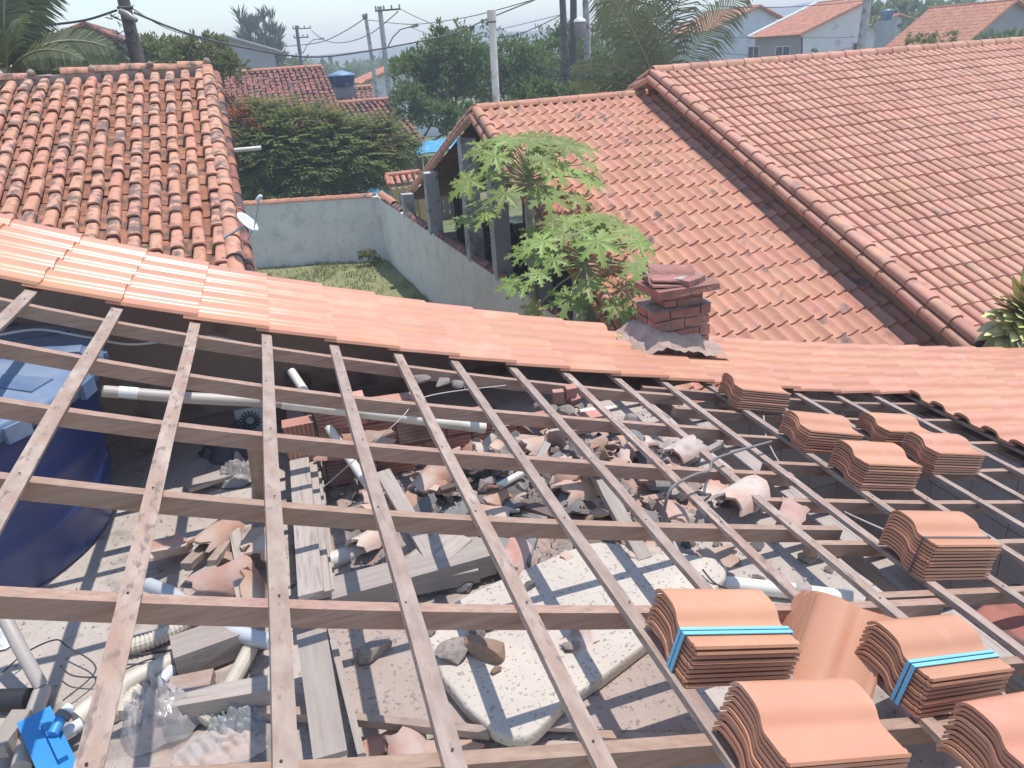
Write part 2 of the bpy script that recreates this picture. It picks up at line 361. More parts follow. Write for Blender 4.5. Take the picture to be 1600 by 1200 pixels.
# gutter at its lower corner
gp = Rb+Vector((-.05,.0,-.06)); mb = MB()
for a, b in (((0,-.13,-.10),(1.2,-.12,.02)),((0,.0,-.10),(1.2,.01,.02)),((0,-.12,-.10),(1.2,.0,-.09)),((-.01,-.13,-.10),(0,.01,.02))): mb.box(a, b, T(gp))
M_zinc = mat('zinc_gutter', (.55,.58,.60), (.42,.44,.46), 5, .35, 0, metallic=.6, var=0)
obj('gutter', (mb, M_zinc), bigR)

# -- veranda roof (middle)
DM = 8.4
Ma = CAM+ray(744,172)*(DM*1.517); Mb = CAM+ray(985,527)*DM; Mes = (Mb-Ma).normalized(); ML = (Mb-Ma).length; mn = Mes.cross(X).normalized()
ver = thing('veranda_house', 'orange clay tile veranda roof on white posts behind the papaya leaves', 'veranda', (Ma.x+1.5,Ma.y,GZ))
ncm = int((Ra.x-Ma.x)/.178)+2
tiled_roof(ver, Ma+X*.08, X, Mes, .178, .36, ncm, int(ML/.36)+4, meM, M_tileM, sag=.012, tilt=.062, jit=.003, rot=.008)
vtm = barrel_mesh('verge_tile', .095, .43, .020, M_tileM, 0, 180, 7, .16, .8); vsm = barrel_mesh('verge_side_tile', .08, .43, .012, M_tileM, 0, 180, 6, .1)
nv = int(ML/.37)+4
cap_row(ver, Ma+X*.0, Mes, 1, nv, .355, vtm, 'verge_tile', mn)
cap_row(ver, Ma-X*.06-mn*.11, Mes, 1, nv, .355, vsm, 'verge_side_tile', (mn-X*1.6).normalized())
rcm = barrel_mesh('ridge_tile', .085, .42, .022, M_tileM, 0, 180, 7, -.22)
cap_row(ver, Ma+ZUP*.0, X, 1, int((Ra.x-Ma.x)/.37)+1, .37, rcm, 'ridge_tile', ZUP)
Mk = gx(637,308,Ma.x); Mbk = (Mk-Ma).normalized(); MbL = (Mk-Ma).length
mb = MB()
for e_, L_ in ((Mes, ML+.9), (Mbk, MbL)):
    nn = e_.cross(X).normalized(); nn = nn if nn.z > 0 else -nn
    a = Ma+X*.05-nn*.05; c0 = [a, a+X*3.6, a+X*3.6+e_*L_, a+e_*L_]
    mb.add(c0+[p-nn*.05 for p in c0], [(0,1,2,3),(7,6,5,4),(0,4,5,1),(1,5,6,2),(2,6,7,3),(3,7,4,0)])
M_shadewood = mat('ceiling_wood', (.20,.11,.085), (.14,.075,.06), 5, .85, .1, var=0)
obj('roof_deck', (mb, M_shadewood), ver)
nb = Mbk.cross(X)*-1
cap_row(ver, Ma+ZUP*.02, Mbk, 1, int(MbL/.37), .37, vtm, 'verge_tile', nb.normalized())
cap_row(ver, Ma-X*.06-ZUP*.09, Mbk, 1, int(MbL/.37), .37, vsm, 'verge_side_tile', (nb-X*1.6).normalized())
# boundary wall under the veranda, its coping and posts
W0 = Vector((2.51,20.26,0)); W1 = Vector((3.40,6.02,0)); wd = (W1-W0).normalized(); wnn = Vector((-wd.y, wd.x, 0))  # wnn points to +x
if wnn.x < 0: wnn = -wnn
def wy(y): return W0.x+(20.26-y)*.0625
bw = thing('boundary_wall', 'white stained side wall of the yard with dark red coping tiles between posts', 'wall', (2.9,13,GZ))
wl = (W1-W0).length
mb = MB(); mb.box((0,0,GZ),(wl,.16,-2.2), along(W0, W1)@T(0,0,0)); obj('wall', (mb, M_white), bw)
Mw = along(W0, W1)       # local x runs towards us, local y = left?
side = -1 if (Mw.to_3x3()@Vector((0,1,0))).x > 0 else 1
POSTY = [17.2,14.75,11.95,10.45,8.75,7.15]
def roofz(y):
    if y > Ma.y: t = (y-Ma.y)/(Mk.y-Ma.y); return Ma.z+(Mk.z-Ma.z)*t
    return Ma.z-(Ma.y-y)*(-Mes.z/-Mes.y if Mes.y else 0)
for y in POSTY:
    x = wy(y)+.02; hw = .145
    mb = MB(); zt = roofz(y)-.13-.05
    n = 6
    for k in range(n):
        za = -2.25+(zt+2.25)*k/n; zb = -2.25+(zt+2.25)*(k+1)/n
    mb.box((x-.02,y-hw,-2.25),(x+.26,y+hw,zt-.06), jit=.008)
    obj('post', (mb, M_concrete), ver)
cop = barrel_mesh('coping_tile', .12, .40, .014, M_oldtile, 20, 160, 6, .05)
yy = 19.9
while yy > 6.4:
    if not any(abs(yy-.17-p) < .32 for p in POSTY):
        obj('coping_tile', cop, bw, along((wy(yy)+.09,yy,-2.22),(wy(yy-.36)+.09,yy-.36,-2.22))@RX(random.uniform(-.05,.05)))
    yy -= .37
# veranda interior: floor, rear wall, dark stakes, pot plants
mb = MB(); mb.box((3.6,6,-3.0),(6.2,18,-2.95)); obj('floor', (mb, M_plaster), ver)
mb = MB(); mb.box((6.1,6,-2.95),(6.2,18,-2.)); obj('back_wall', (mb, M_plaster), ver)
fs = thing('stake_fence', 'dark fence of upright stakes in the shade under the veranda roof', 'fence', (4.0,12,-2.95))
M_dark = mat('dark_stake', (.085,.05,.045), (.05,.03,.03), 6, .9, .2, var=.3)
stk = MB().box((-.02,-.028,0),(.02,.028,1.15)).mesh('stake', M_dark)
for k in range(60): obj('stake', stk, fs, T(4.0+.02*math.sin(k*3.1), 10.6+.11*k, -2.95)@RX(random.uniform(-.03,.03))@Matrix.Scale(random.uniform(.9,1.1),4,(0,0,1)))
obj('rail', (MB().box((3.97,10.5,-2.5),(3.99,17.2,-2.44)), M_dark), fs)

# -- rear yard wall
Y0 = Vector((-1.9,21.8,0)); Y1 = Vector((2.51,20.26,0))
ry = thing('rear_yard_wall', 'grey white yard wall with orange coping running behind the grass', 'wall', (0,21,GZ))
yl = (Y1-Y0).length; My = along(Y0, Y1)
obj('wall', (MB().box((-2.5,0,GZ),(yl,.16,-2.16), My), M_white), ry)
M_cop = mat('coping_clay', (.56,.24,.15), (.47,.19,.12), 6, .85, .1, var=.12, stain=((.3,.17,.13)), stain_amt=.45)
cop2 = barrel_mesh('coping_tile', .13, .43, .014, M_cop, 15, 165, 6, .06)
for k in range(17): obj('coping_tile', cop2, ry, My@T(-2.4+k*.405,.08,-2.18)@RY(-.02))
for k, (a, b) in enumerate(((.05,.95),(.9,1.7))): obj('coping_tile', cop2, ry, along((wy(20.26-a)+.08,20.26-a,-2.12),(wy(20.26-b)+.08,20.26-b,-2.16))@Matrix.Scale(2.,4,(1,0,0)))

# ---------------------------------------------------------------- ground, yard, horizon
M_earth = mat('earth', (.30,.25,.18), (.22,.20,.13), .05, .95, 0, var=0, stain=(.12,.15,.06), stain_scale=.03, stain_amt=.58)
tag(obj('ground', (MB().box((-700,-60,GZ-.5),(700,700,GZ-.01)), M_earth)), kind='structure')
V = []; F = []; nx, ny = 40, 90
for j in range(ny+1):
    for i in range(nx+1):
        x = -2.6+6.0*i/nx; y = 3+19*j/ny; V.append((x,y,GZ+.03*noise.noise((x*.9,y*.9,1))+.03))
for j in range(ny):
    for i in range(nx): a = j*(nx+1)+i; F.append((a,a+1,a+nx+2,a+nx+1))
tag(obj('yard_ground', (MB().add(V, F, 0, True), M_grass)), kind='structure')
M_blade = mat('grass_blade', (.20,.24,.075), (.30,.29,.13), .8, .8, 0, var=.3, hue=.03, island=True)
mb = MB()
for k in range(16000):
    x = random.uniform(-2.2,2.9); y = random.uniform(11,21.3)
    if x > wy(y)-.02: continue
    d = noise.noise((x*.8,y*.8,7))+.4*noise.noise((x*2.6,y*2.6,2))
    if d < -.12 and random.random() < .85: continue
    h = random.uniform(.04,.11)*(1.6 if d > .3 else 1); a = random.uniform(0,6.28); wv = .012; l = random.uniform(-.05,.05)
    p = Vector((x,y,GZ+.03+.03*noise.noise((x*.9,y*.9,1)))); q = Vector((math.cos(a)*wv, math.sin(a)*wv, 0)); tp = p+Vector((l,random.uniform(-.05,.05),h))
    mb.add([p-q,p+q,tp], [(0,1,2)])
tag(obj('yard_grass', (mb, M_blade), None), kind='stuff'); bpy.data.objects['yard_grass']['label'] = 'sparse dry green grass covering the small yard'
def hill(name, pts, Y, base, m, depth=200):
    mb = MB(); n = len(pts); top = [gy(x, y, Y) for x, y in pts]
    rows = []
    for k, f in enumerate((0,.35,.7,.92,1.)):
        rows.append([Vector((p.x, Y-depth*(1-f)**1.3, base+(p.z-base)*f**.8+(.05*(p.z-base)*noise.noise((p.x*.01,f*4,Y)) if 0 < f < 1 else 0))) for p in top])
    rows.append([Vector((p.x, Y+depth, base)) for p in top])
    V = [p for r_ in rows for p in r_]
    for k in range(len(rows)-1):
        for i in range(n-1): mb.f.append((k*n+i, k*n+i+1, (k+1)*n+i+1, (k+1)*n+i)); mb.m.append(0); mb.sm.append(True)
    mb.v = [tuple(p) for p in V]
    return tag(obj(name, (mb, m)), kind='structure')
M_hill = mat('hill_forest', (.07,.105,.055), (.05,.08,.045), .02, .95, 0, var=0)
def sil(pts, n=60, amp=2.):
    out = []
    for k in range(n+1):
        x = pts[0][0]+(pts[-1][0]-pts[0][0])*k/n
        for (a,ya),(b,yb) in zip(pts,pts[1:]):
            if x <= b+1e-6: y = ya+(yb-ya)*(x-a)/(b-a); break
        out.append((x, y+amp*noise.noise((x*.03,1,1))+amp*.5*noise.noise((x*.11,3,1))))
    return out
hill('hills', sil([(-900,160),(-300,140),(200,118),(420,94),(520,84),(600,76),(680,64),(730,42),(760,36),(800,52),(850,46),(880,44),(940,62),(1040,46),(1140,14),(1180,9),(1230,12),(1280,0),(1330,10),(1400,22),(1500,16),(1700,20),(2000,0),(2600,0)], 120, 2.5), 520, GZ, M_hill, 120)
# ---------------------------------------------------------------- old house on the left: colonial cover and channel tiles
DL = 7.0
La = CAM+ray(331,107)*(DL*1.525); Lb = CAM+ray(381,432)*DL; Les = (Lb-La).normalized(); LL = (Lb-La).length; ln = Les.cross(X).normalized()
old = thing('old_tile_house', 'old house with weathered colonial clay tiles blotched by black lichen on the left', 'house', (La.x-3,La.y,GZ))
CVP = [(-.066,-.010),(-.063,.022),(-.054,.044),(-.034,.055),(0,.058),(.034,.055),(.054,.044),(.063,.022),(.066,-.010)]
PNP = [(-.085,.03),(-.07,.004),(-.045,-.016),(0,-.024),(.045,-.016),(.07,.004),(.085,.03)]
meC = tile_mesh('cover_tile', CVP, .44, .020, M_tileL, taper=.17); meP = tile_mesh('channel_tile', PNP, .44, .016, M_tileLpan, taper=-.1)
gL = .357; nL = int(LL/gL+.5)
Lx = -X
tiled_roof(old, La-X*.065+Les*.10, -X, Les, .196, gL, 26, nL, meP, M_tileLpan, name='channel_tile', lift=-.03, jit=.006, rot=.02, sag=.03)
tiled_roof(old, La-X*.163+Les*.10, -X, Les, .196, gL, 26, nL, meC, M_tileL, name='cover_tile', lift=.0, jit=.004, rot=.03, sag=.02, tilt=.07)
vtl = barrel_mesh('verge_tile', .088, .46, .014, M_tileL, 0, 180, 8, .14, .8)
cap_row(old, La-X*.06+ln*.005, Les, 1, nL, gL, vtl, 'verge_tile', ln, .008)
vll = barrel_mesh('verge_side_tile', .07, .46, .014, M_oldtile, 0, 180, 6, .1)
cap_row(old, La+X*.03-ln*.09, Les, 1, nL, gL, vll, 'verge_side_tile', (ln+X*1.6).normalized())
mb = MB(); V = []
for k in range(41):
    x = La.x-7.5*k/40; h = .02+.035*noise.noise((k*.9,1,4)); V.append((x,h))
for (xa,ha),(xb,hb) in zip(V,V[1:]): mb.box((xb,La.y-.03,La.z-.10),(xa,La.y+.10,La.z+.035+(ha+hb)/2), jit=.012)
obj('ridge_mortar', (mb, M_mortar), old)
rl = barrel_mesh('ridge_tile', .085, .42, .014, M_tileL, 0, 180, 7, .14)
for k in range(17):
    if k in (5,8,9): continue
    obj('ridge_tile', rl, old, frame(La+Vector((-.02-.37*k, .04, .035+random.uniform(-.02,.02))), -X, Vector((0,-1,0)), ZUP)@RY(-.03)@RZ(random.uniform(-.03,.03)))
for k in range(9): obj('mortar_lump', (MB().lathe([(.0,-.02),(.05,.0),(.045,.05),(.0,.075)], 7), M_mortar), old, T(La.x-.05-.74*k, La.y-.02, La.z+.075))
mb = MB(); a = La-X*.0-ln*.12; c0 = [a, a-X*8, a-X*8+Les*(LL-.1), a+Les*(LL-.1)]; c1 = [a, a-X*8, a-X*8+Vector((0,4,-1.6)), a+Vector((0,4,-1.6))]
for c_ in (c0, c1): mb.add(c_+[p-ZUP*.06 for p in c_], [(3,2,1,0),(4,5,6,7),(0,1,5,4),(1,2,6,5),(2,3,7,6),(3,0,4,7)])
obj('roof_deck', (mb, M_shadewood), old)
gable(old, La.x-.25, .15, Lb.y+.35, La.y+3.9, La.y, GZ, Lb.z-.1, La.z-.2, M_plaster)
obj('front_wall', (MB().box((La.x-8,Lb.y+.35,GZ),(La.x-.25,Lb.y+.5,Lb.z-.12)), M_white), old)
pp = gx(356,236,La.x+.05); obj('vent_pipe', (MB().tube([pp-X*.2, pp+X*.42+ZUP*.0], .028, 12), M_pvc), old)
# satellite dish fixed to the old house
dish = thing('satellite_dish', 'small white satellite dish fixed at the corner of the old tile roof', 'satellite dish', gy(385,352,5.5))
dc = gy(384,350,5.5); dn = (_R*.72+_U*.62-_F*.30).normalized()
dn = dn; Md = frame(dc, dn.cross(ZUP).normalized(), dn.cross(dn.cross(ZUP)).normalized()*-1, dn)
M_dish = mat('dish_white', (.72,.73,.74), (.62,.63,.64), 4, .5, 0, var=0)
obj('reflector', (MB().lathe([(.001,.0),(.06,.005),(.115,.022),(.138,.034),(.134,.043),(.105,.03),(.05,.013),(.001,.008)], 24, cap=False), M_dish), dish, Md@Matrix.Scale(.85,4))
lt = dc+dn*.20+Vector((.02,0,.10))
obj('arm', (MB().tube([dc-dn*.02-ZUP*.14, dc+dn*.10-ZUP*.09, lt], .007, 6), M_zinc), dish)
obj('receiver', (MB().lathe([(.014,-.04),(.02,-.02),(.022,.02),(.012,.035)], 10), M_dish), dish, T(lt)@Md.to_3x3().to_4x4())
obj('mount', (MB().tube([dc-dn*.02, dc-Vector((.22,.02,.1))], .012, 6), M_zinc), dish)

# ---------------------------------------------------------------- plants
def leafmat(name, c1, c2, tl=None, var=.3, hue=.02):
    return mat(name, c1, c2, 1.2, .65, 0, var=var, hue=hue, island=True, spec=.3, translucent=tl)
M_leaf = leafmat('dark_leaf', (.11,.17,.065), (.15,.20,.075), (.16,.23,.05))
M_leaf2 = leafmat('olive_leaf', (.16,.185,.065), (.21,.215,.08), (.20,.22,.05))
M_leaf3 = leafmat('mid_leaf', (.15,.21,.085), (.10,.16,.06), (.18,.25,.06))
M_leaf4 = leafmat('feathery_leaf', (.20,.27,.10), (.27,.29,.10), (.25,.30,.07))
M_leaf5 = leafmat('grey_needle', (.20,.21,.17), (.15,.17,.13))
M_bark = mat('bark', (.17,.13,.10), (.10,.08,.06), 6, .95, .5, var=.1)
M_flower = leafmat('orange_flower', (.55,.17,.05), (.42,.16,.05))
def rv(): 
    while True:
        v = Vector((random.uniform(-1,1),random.uniform(-1,1),random.uniform(-1,1)))
        if .05 < v.length < 1: return v
def diamond(mb, p, d, n, l, wd):
    s_ = d.cross(n); s_ = s_.normalized() if s_.length > 1e-6 else Vector((1,0,0)); m_ = p+d*l*.5
    mb.add([p, m_+s_*wd+n*l*.08, p+d*l, m_-s_*wd+n*l*.08], [(0,1,2),(0,2,3)])
def leaf_cloud(mb, blobs, n, size, wd=.35, clump=.33, hang=0., up=.25, shell=.55):
    vols = [b[1]*b[2]*b[3] for b in blobs]; tot = sum(v**.7 for v in vols)
    for (c, rx, ry, rz_), v in zip(blobs, vols):
        k = int(n*v**.7/tot); per = 22
        for q in range(max(1, k//per)):
            u = rv().normalized(); r_ = random.uniform(shell,1.02)
            if u.z < -.3 and random.random() < .5: u.z *= -1
            cc = Vector(c)+Vector((u.x*rx,u.y*ry,u.z*rz_))*r_*(1+.22*noise.noise(u*1.9+Vector(c)))
            cr = clump*random.uniform(.5,1.1)*min(rx,ry,rz_)
            for t in range(per):
                p = cc+rv()*cr; d = (rv()+u*.5+Vector((0,0,up-hang))).normalized(); nn = (rv()*.8+u*.5+ZUP*.8).normalized()
                l = size*random.uniform(.6,1.35); diamond(mb, p, d, nn, l, l*wd*.5)
def tree(name, label, cat, blobs, n, size, m, trunk=None, group=None, wd=.35, **kw):
    c = Vector(blobs[0][0]); b = thing(name, label, cat, (c.x,c.y,GZ), group)
    mb = MB(); leaf_cloud(mb, blobs, n, size, wd, **kw)
    o = obj('crown', (mb, m), b)
    tk = MB(); r0 = trunk or .12
    tk.tube([(c.x,c.y,GZ),(c.x+.1*r0,c.y,GZ+(c.z-GZ)*.5),(c.x,c.y,c.z)], [r0*1.3,r0,r0*.5], 8)
    for bl in blobs[:6]:
        e = Vector(bl[0]); s0 = Vector((c.x,c.y,GZ+(c.z-GZ)*.55)); tk.tube([s0, (s0+e)/2+Vector((0,0,-.1*r0)), e], [r0*.55,r0*.35,r0*.15], 6)
    obj('trunk', (tk, M_bark), b)
    return b
def bl(px, py, Y, rpx, ry=None, rz_=None):   # blob seen at a photo point, radius from its size there
    c = gy(px, py, Y); k = (c-CAM).dot(_F)/FPX
    return (c, rpx*k, (ry or rpx)*k, (rz_ or rpx)*k)
# feathery flamboyant bush beyond the yard wall
b_ = thing('flamboyant_tree', 'broad feathery green bushy tree with orange tinged tips behind the yard wall', 'tree', tuple(gy(495,300,24.3))[:2]+(GZ,))
mb = MB(); fl = MB()
blobs = [bl(430,235,24.2,78,70,52), bl(520,230,24.4,80,70,50), bl(590,225,24.6,52,50,36), bl(475,200,24.6,70,60,34), bl(400,260,23.9,48,50,44), bl(480,272,23.6,62,50,36), bl(550,255,23.8,55,50,34), bl(400,195,24.8,46,50,26)]
for (c, rx, ry, rz_) in blobs:
    for q in range(430):
        u = rv().normalized()
        if u.y > .4: u.y *= -1
        base = c+Vector((u.x*rx,u.y*ry,u.z*rz_))*random.uniform(.55,.98)
        d = (u*.9+rv()*.5+Vector((0,-.1,-.05))).normalized(); L_ = random.uniform(.45,.8); sd = d.cross(ZUP).normalized()
        tgt = fl if (u.z > .45 and noise.noise(base*.8+Vector((3,0,1))) > .34) else mb
        for k in range(9):
            f = k/8; p = base+d*L_*f-ZUP*(.22*f*f*L_)
            for s_ in (-1,1):
                dd = (sd*s_+d*.45-ZUP*.25).normalized(); diamond(tgt, p, dd, ZUP, random.uniform(.14,.24)*(1.1-.5*f), .03)
obj('crown', (mb, M_leaf4), b_); tag(obj('flower_cluster', (fl, M_flower), b_), kind='stuff')
tk = MB(); c = gy(480,300,24.3)
for a in (-.9,-.3,.35,1.0): tk.tube([(c.x,c.y,GZ),(c.x+a*.6,c.y,GZ+1.3),(c.x+a*1.9,c.y+.2,-1.2)], [.11,.07,.03], 7)
obj('trunk', (tk, M_bark), b_)
tree('shrub', 'low dark shrub hugging the far side of the yard wall beside the tile verge', 'shrub', [bl(410,312,22.6,34,30,20), bl(455,316,22.8,22,22,14)], 1500, .14, M_leaf)
# dense mass of separate trees in the middle distance
tree('leafy_tree', 'large dense tree left of the white vent pipe with twigs poking above', 'tree', [bl(700,105,31,52), bl(650,120,31,40), bl(740,120,31,40), bl(690,150,30.5,55,50,36), bl(720,85,32,36)], 7500, .26, M_leaf3)
tree('leafy_tree', 'rounded dark tree directly behind the white vent pipe', 'tree', [bl(800,105,34,48), bl(770,125,33,36), bl(835,120,34,40), bl(800,150,33,50,50,30)], 6500, .26, M_leaf)
tree('leafy_tree', 'dark tree behind the bundle of utility poles', 'tree', [bl(880,95,36,48), bl(920,110,36,44), bl(860,130,35,45,45,30)], 5500, .27, M_leaf)
tree('leafy_tree', 'bright green tree top between the grey pole and the coconut palm', 'tree', [bl(965,38,40,36), bl(990,65,40,40), bl(940,70,40,32), bl(1010,30,41,26)], 4200, .26, M_leaf2, trunk=.18)
tree('leafy_tree', 'low leafy tree over the small roof beside the blue tarpaulin', 'tree', [bl(640,165,29,30), bl(680,185,28.5,42,36,26), bl(725,190,28,36,30,26)], 4200, .2, M_leaf3)
tree('leafy_tree', 'small dark tree just behind the veranda ridge', 'tree', [bl(840,150,24,38,30,22), bl(900,146,24,32,30,16)], 2600, .18, M_leaf)
tree('climbing_vine', 'leafy vine sprays sticking up above the tree left of the vent pipe', 'vine', [bl(683,52,30,10,10,20), bl(690,66,30,12,10,16), bl(757,42,30,6,6,18), bl(717,62,30,9,9,22), bl(728,84,30,24,16,14)], 520, .2, M_leaf, trunk=.03, clump=.5)
tree('round_tree', 'rounded olive tree right of the leaning pole on the left', 'tree', [bl(262,92,32,42,42,30), bl(230,88,32.5,28,28,26), bl(215,75,33,14,14,14)], 3800, .22, M_leaf2)
tree('round_tree', 'rounded yellow green tree in front of the grey gabled house', 'tree', [bl(318,92,30,46,42,32), bl(350,108,29.5,30,30,20), bl(285,104,30,30,30,18)], 4200, .22, M_leaf2)
tree('dry_shrub', 'grey brown shrub below the brown gabled house on the left', 'shrub', [bl(170,92,26,34,30,18), bl(120,100,26,24,24,12)], 1500, .18, M_leaf5)
tree('casuarina', 'wispy grey casuarina standing behind the grey gabled house', 'tree', [bl(402,72,75,12,12,36), bl(428,72,75,11,11,34), bl(385,80,76,11,11,30), bl(415,90,75,26,20,18), bl(380,48,76,6,6,18), bl(415,50,76,5,5,18), bl(434,58,76,5,5,16)], 1700, 1.1, M_leaf5, wd=.12, up=.9, trunk=.15, clump=.5)
for i, (px, py, r_, Y_, lb) in enumerate(((1440,66,26,27,'bush with small leaves before the orange roof, left one of the pair'),(1545,64,24,27,'bush with small leaves before the shaded gable, right one of the pair'))):
    tree('bush', lb, 'bush', [bl(px,py,Y_,r_,r_,r_*.5), bl(px+34,py-3,Y_,r_,r_,r_*.55), bl(px-12,py+6,Y_,r_*.7,r_,r_*.4)], 1300, .14, M_leaf2 if i == 0 else M_leaf3, trunk=.04)
tree('dry_bush', 'dry brown bush against the white gable wall', 'bush', [bl(1266,88,30,10,10,10), bl(1274,95,30,12,10,8)], 240, .16, M_leaf5, trunk=.03)
# far wood reading as one mass
mb = MB()
for k in range(150):
    px = random.uniform(395,1120); Y_ = random.uniform(90,240); top = 118-(px-430)*.055+14*noise.noise((px*.012,2,2)); hgt = 1.0-(Y_-90)/150
    c = gy(px, top+hgt*22, Y_); r_ = random.uniform(2.5,4.5)
    leaf_cloud(mb, [((c.x,c.y,c.z-r_*.3), r_*1.3, r_*1.2, r_)], 190, 1.1, .6)
for k in range(60):
    px = random.uniform(1360,1640); Y_ = random.uniform(60,110); c = gy(px, 20-(px-1360)*.02+random.uniform(-6,26), Y_)
    leaf_cloud(mb, [((c.x,c.y,c.z-1.5), 3.2, 3., 2.8)], 190, .8, .6)
o = obj('distant_wood', (mb, M_leaf), None); tag(o, 'dark green wood on the horizon behind the roofs', None, None, 'stuff')

# palms
def frond_mesh(L_, droop, nl=30, ll=.75, m=None, up=.9, wide=.03, roll=0):
    mb = MB(); P = []
    for k in range(13):
        f = k/12; a = up-droop*f*f if False else up-droop*f
        P.append((P[-1]+Vector((math.cos(a),0,math.sin(a)))*L_/12) if P else Vector((0,0,0)))
    mb.tube(P, [.03*(1-.85*k/12) for k in range(13)], 5, 1)
    for k in range(nl):
        f = .08+.91*k/(nl-1); i = min(11, int(f*12)); g_ = f*12-i; p = P[i].lerp(P[i+1], g_); d = (P[i+1]-P[i]).normalized()
        for s_ in (-1,1):
            l = ll*math.sin(math.pi*min(1,f*.8+.18))**.6*random.uniform(.85,1.1); sv = Quaternion(d, roll)@Vector((0,s_,0))
            dd = (sv*.85+d*.62+Vector((0,0,-.18+random.uniform(-.15,.15)))).normalized()
            e1 = p+dd*l*.55; e2 = p+dd*l*.95+Vector((0,0,-.28*l)); wv = d*wide*.5
            mb.add([p-wv*.6,p+wv*.6,e1+wv,e1-wv,e2], [(0,1,2,3),(3,2,4)])
    return mb.mesh('frond', m, M_rachis)
M_palm = leafmat('palm_leaf', (.19,.21,.12), (.14,.165,.085), (.14,.18,.06)); M_palmy = leafmat('yellow_palm_leaf', (.45,.33,.07), (.34,.29,.09))
M_rachis = mat('palm_rachis', (.34,.30,.19), (.26,.23,.14), 4, .7, 0, var=.1)
def palm(label, base, fronds, trunk_r=.16):
    b = thing('coconut_palm', label, 'palm', (base.x,base.y,GZ))
    obj('trunk', (MB().tube([(base.x,base.y,GZ),(base.x+.1,base.y,GZ+(base.z-GZ)*.5),base], [trunk_r*1.3,trunk_r,trunk_r], 10), M_bark), b)
    for az, up, L_, droop, mm, roll in fronds:
        obj('frond', frond_mesh(L_, droop, 66, L_*.25, mm, R(up), .05, R(roll)), b, T(base)@RZ(R(az)))
pb = gy(1032,165,20)
palm('young coconut palm with tall fronds rising behind the two right roofs', pb, [(176,92,5.,18*.02,M_palm,90),(10,84,5.,.35,M_palm,85),(182,62,3.4,1.25,M_palm,50),(178,44,3.1,.9,M_palm,40),(172,22,2.6,.35,M_palmy,30),(0,62,4.2,.5,M_palm,70),(4,70,2.2,1.9,M_palm,20),(-20,76,2.4,2.2,M_palm,10),(-60,70,2.3,1.9,M_palm,10),(150,80,4.2,.5,M_palm,60),(120,70,3.8,.6,M_palm,50),(60,75,4.4,.5,M_palm,60),(185,76,4.4,.6,M_palm,70)])
pb2 = gy(12,118,15)
palm('coconut palm with drooping silvery fronds at the far left edge', pb2, [(0,82,2.6,.4,M_palm,80),(180,80,2.6,.5,M_palm,80),(-5,52,2.3,1.5,M_palm,60),(8,36,2.2,1.2,M_palm,60),(-20,18,1.7,.9,M_palm,40),(30,72,2.5,.6,M_palm,70),(-60,64,1.9,1.2,M_palm,40),(90,74,2.6,.6,M_palm,60),(140,68,2.6,.8,M_palm,60),(5,72,2.5,.6,M_palm,85),(-30,46,1.8,1.3,M_palm,40),(170,60,2.5,.9,M_palm,70),(200,84,2.8,.3,M_palm,85)], .14)

# papaya plants: lobed hand-shaped leaves on long stalks
def papaya_leaf(sz):
    mb = MB()
    for k, a in enumerate((-145,-98,-52,0,52,98,145)):
        l = sz*(1.,.88,.8,.62)[abs(k-3)]*random.uniform(.92,1.06); a = R(a); d = Vector((math.cos(a),math.sin(a),0)); s_ = Vector((-d.y,d.x,0))
        def pt(f, w_): p = d*l*f+s_*w_*l; rr = p.length/sz; return p-ZUP*(.20*rr*rr*sz)+ZUP*abs(w_)*l*.22
        mid = [pt(0,0),pt(.3,0),pt(.55,0),pt(.78,0),pt(1,0)]
        for sg in (-1,1):
            e = [pt(.15,.055*sg),pt(.30,.11*sg),pt(.47,.29*sg),pt(.45,.10*sg),pt(.60,.11*sg),pt(.78,.26*sg),pt(.71,.08*sg),pt(.84,.075*sg),pt(.96,.12*sg),pt(.90,.035*sg)]
            tri = [(mid[0],e[0],mid[1]),(e[0],e[1],mid[1]),(e[1],e[2],e[3]),(mid[1],e[1],e[3]),(mid[1],e[3],mid[2]),(mid[2],e[3],e[4]),(e[4],e[5],e[6]),(mid[2],e[4],e[6]),(mid[2],e[6],mid[3]),(mid[3],e[6],e[7]),(e[7],e[8],e[9]),(mid[3],e[7],e[9]),(mid[3],e[9],mid[4])]
            for t in tri: mb.add(t if sg > 0 else (t[0],t[2],t[1]), [(0,1,2)])
    return mb.mesh('leaf', M_papaya)
M_papaya = mat('papaya_leaf', (.24,.32,.07), (.30,.37,.10), 3, .5, 0, var=.3, hue=.02, spec=.4, translucent=(.18,.26,.03))
M_papold = mat('yellowing_leaf', (.36,.28,.05), (.26,.24,.06), 3, .6, 0, var=.2, spec=.3)
M_stalk = mat('papaya_stalk', (.34,.36,.17), (.28,.30,.15), 5, .6, 0, var=.1)
M_ptrunk = mat('papaya_trunk', (.36,.33,.27), (.26,.23,.18), 8, .9, .3, var=.1)
pl_me = [papaya_leaf(s_) for s_ in (.27,.31,.34,.24)]
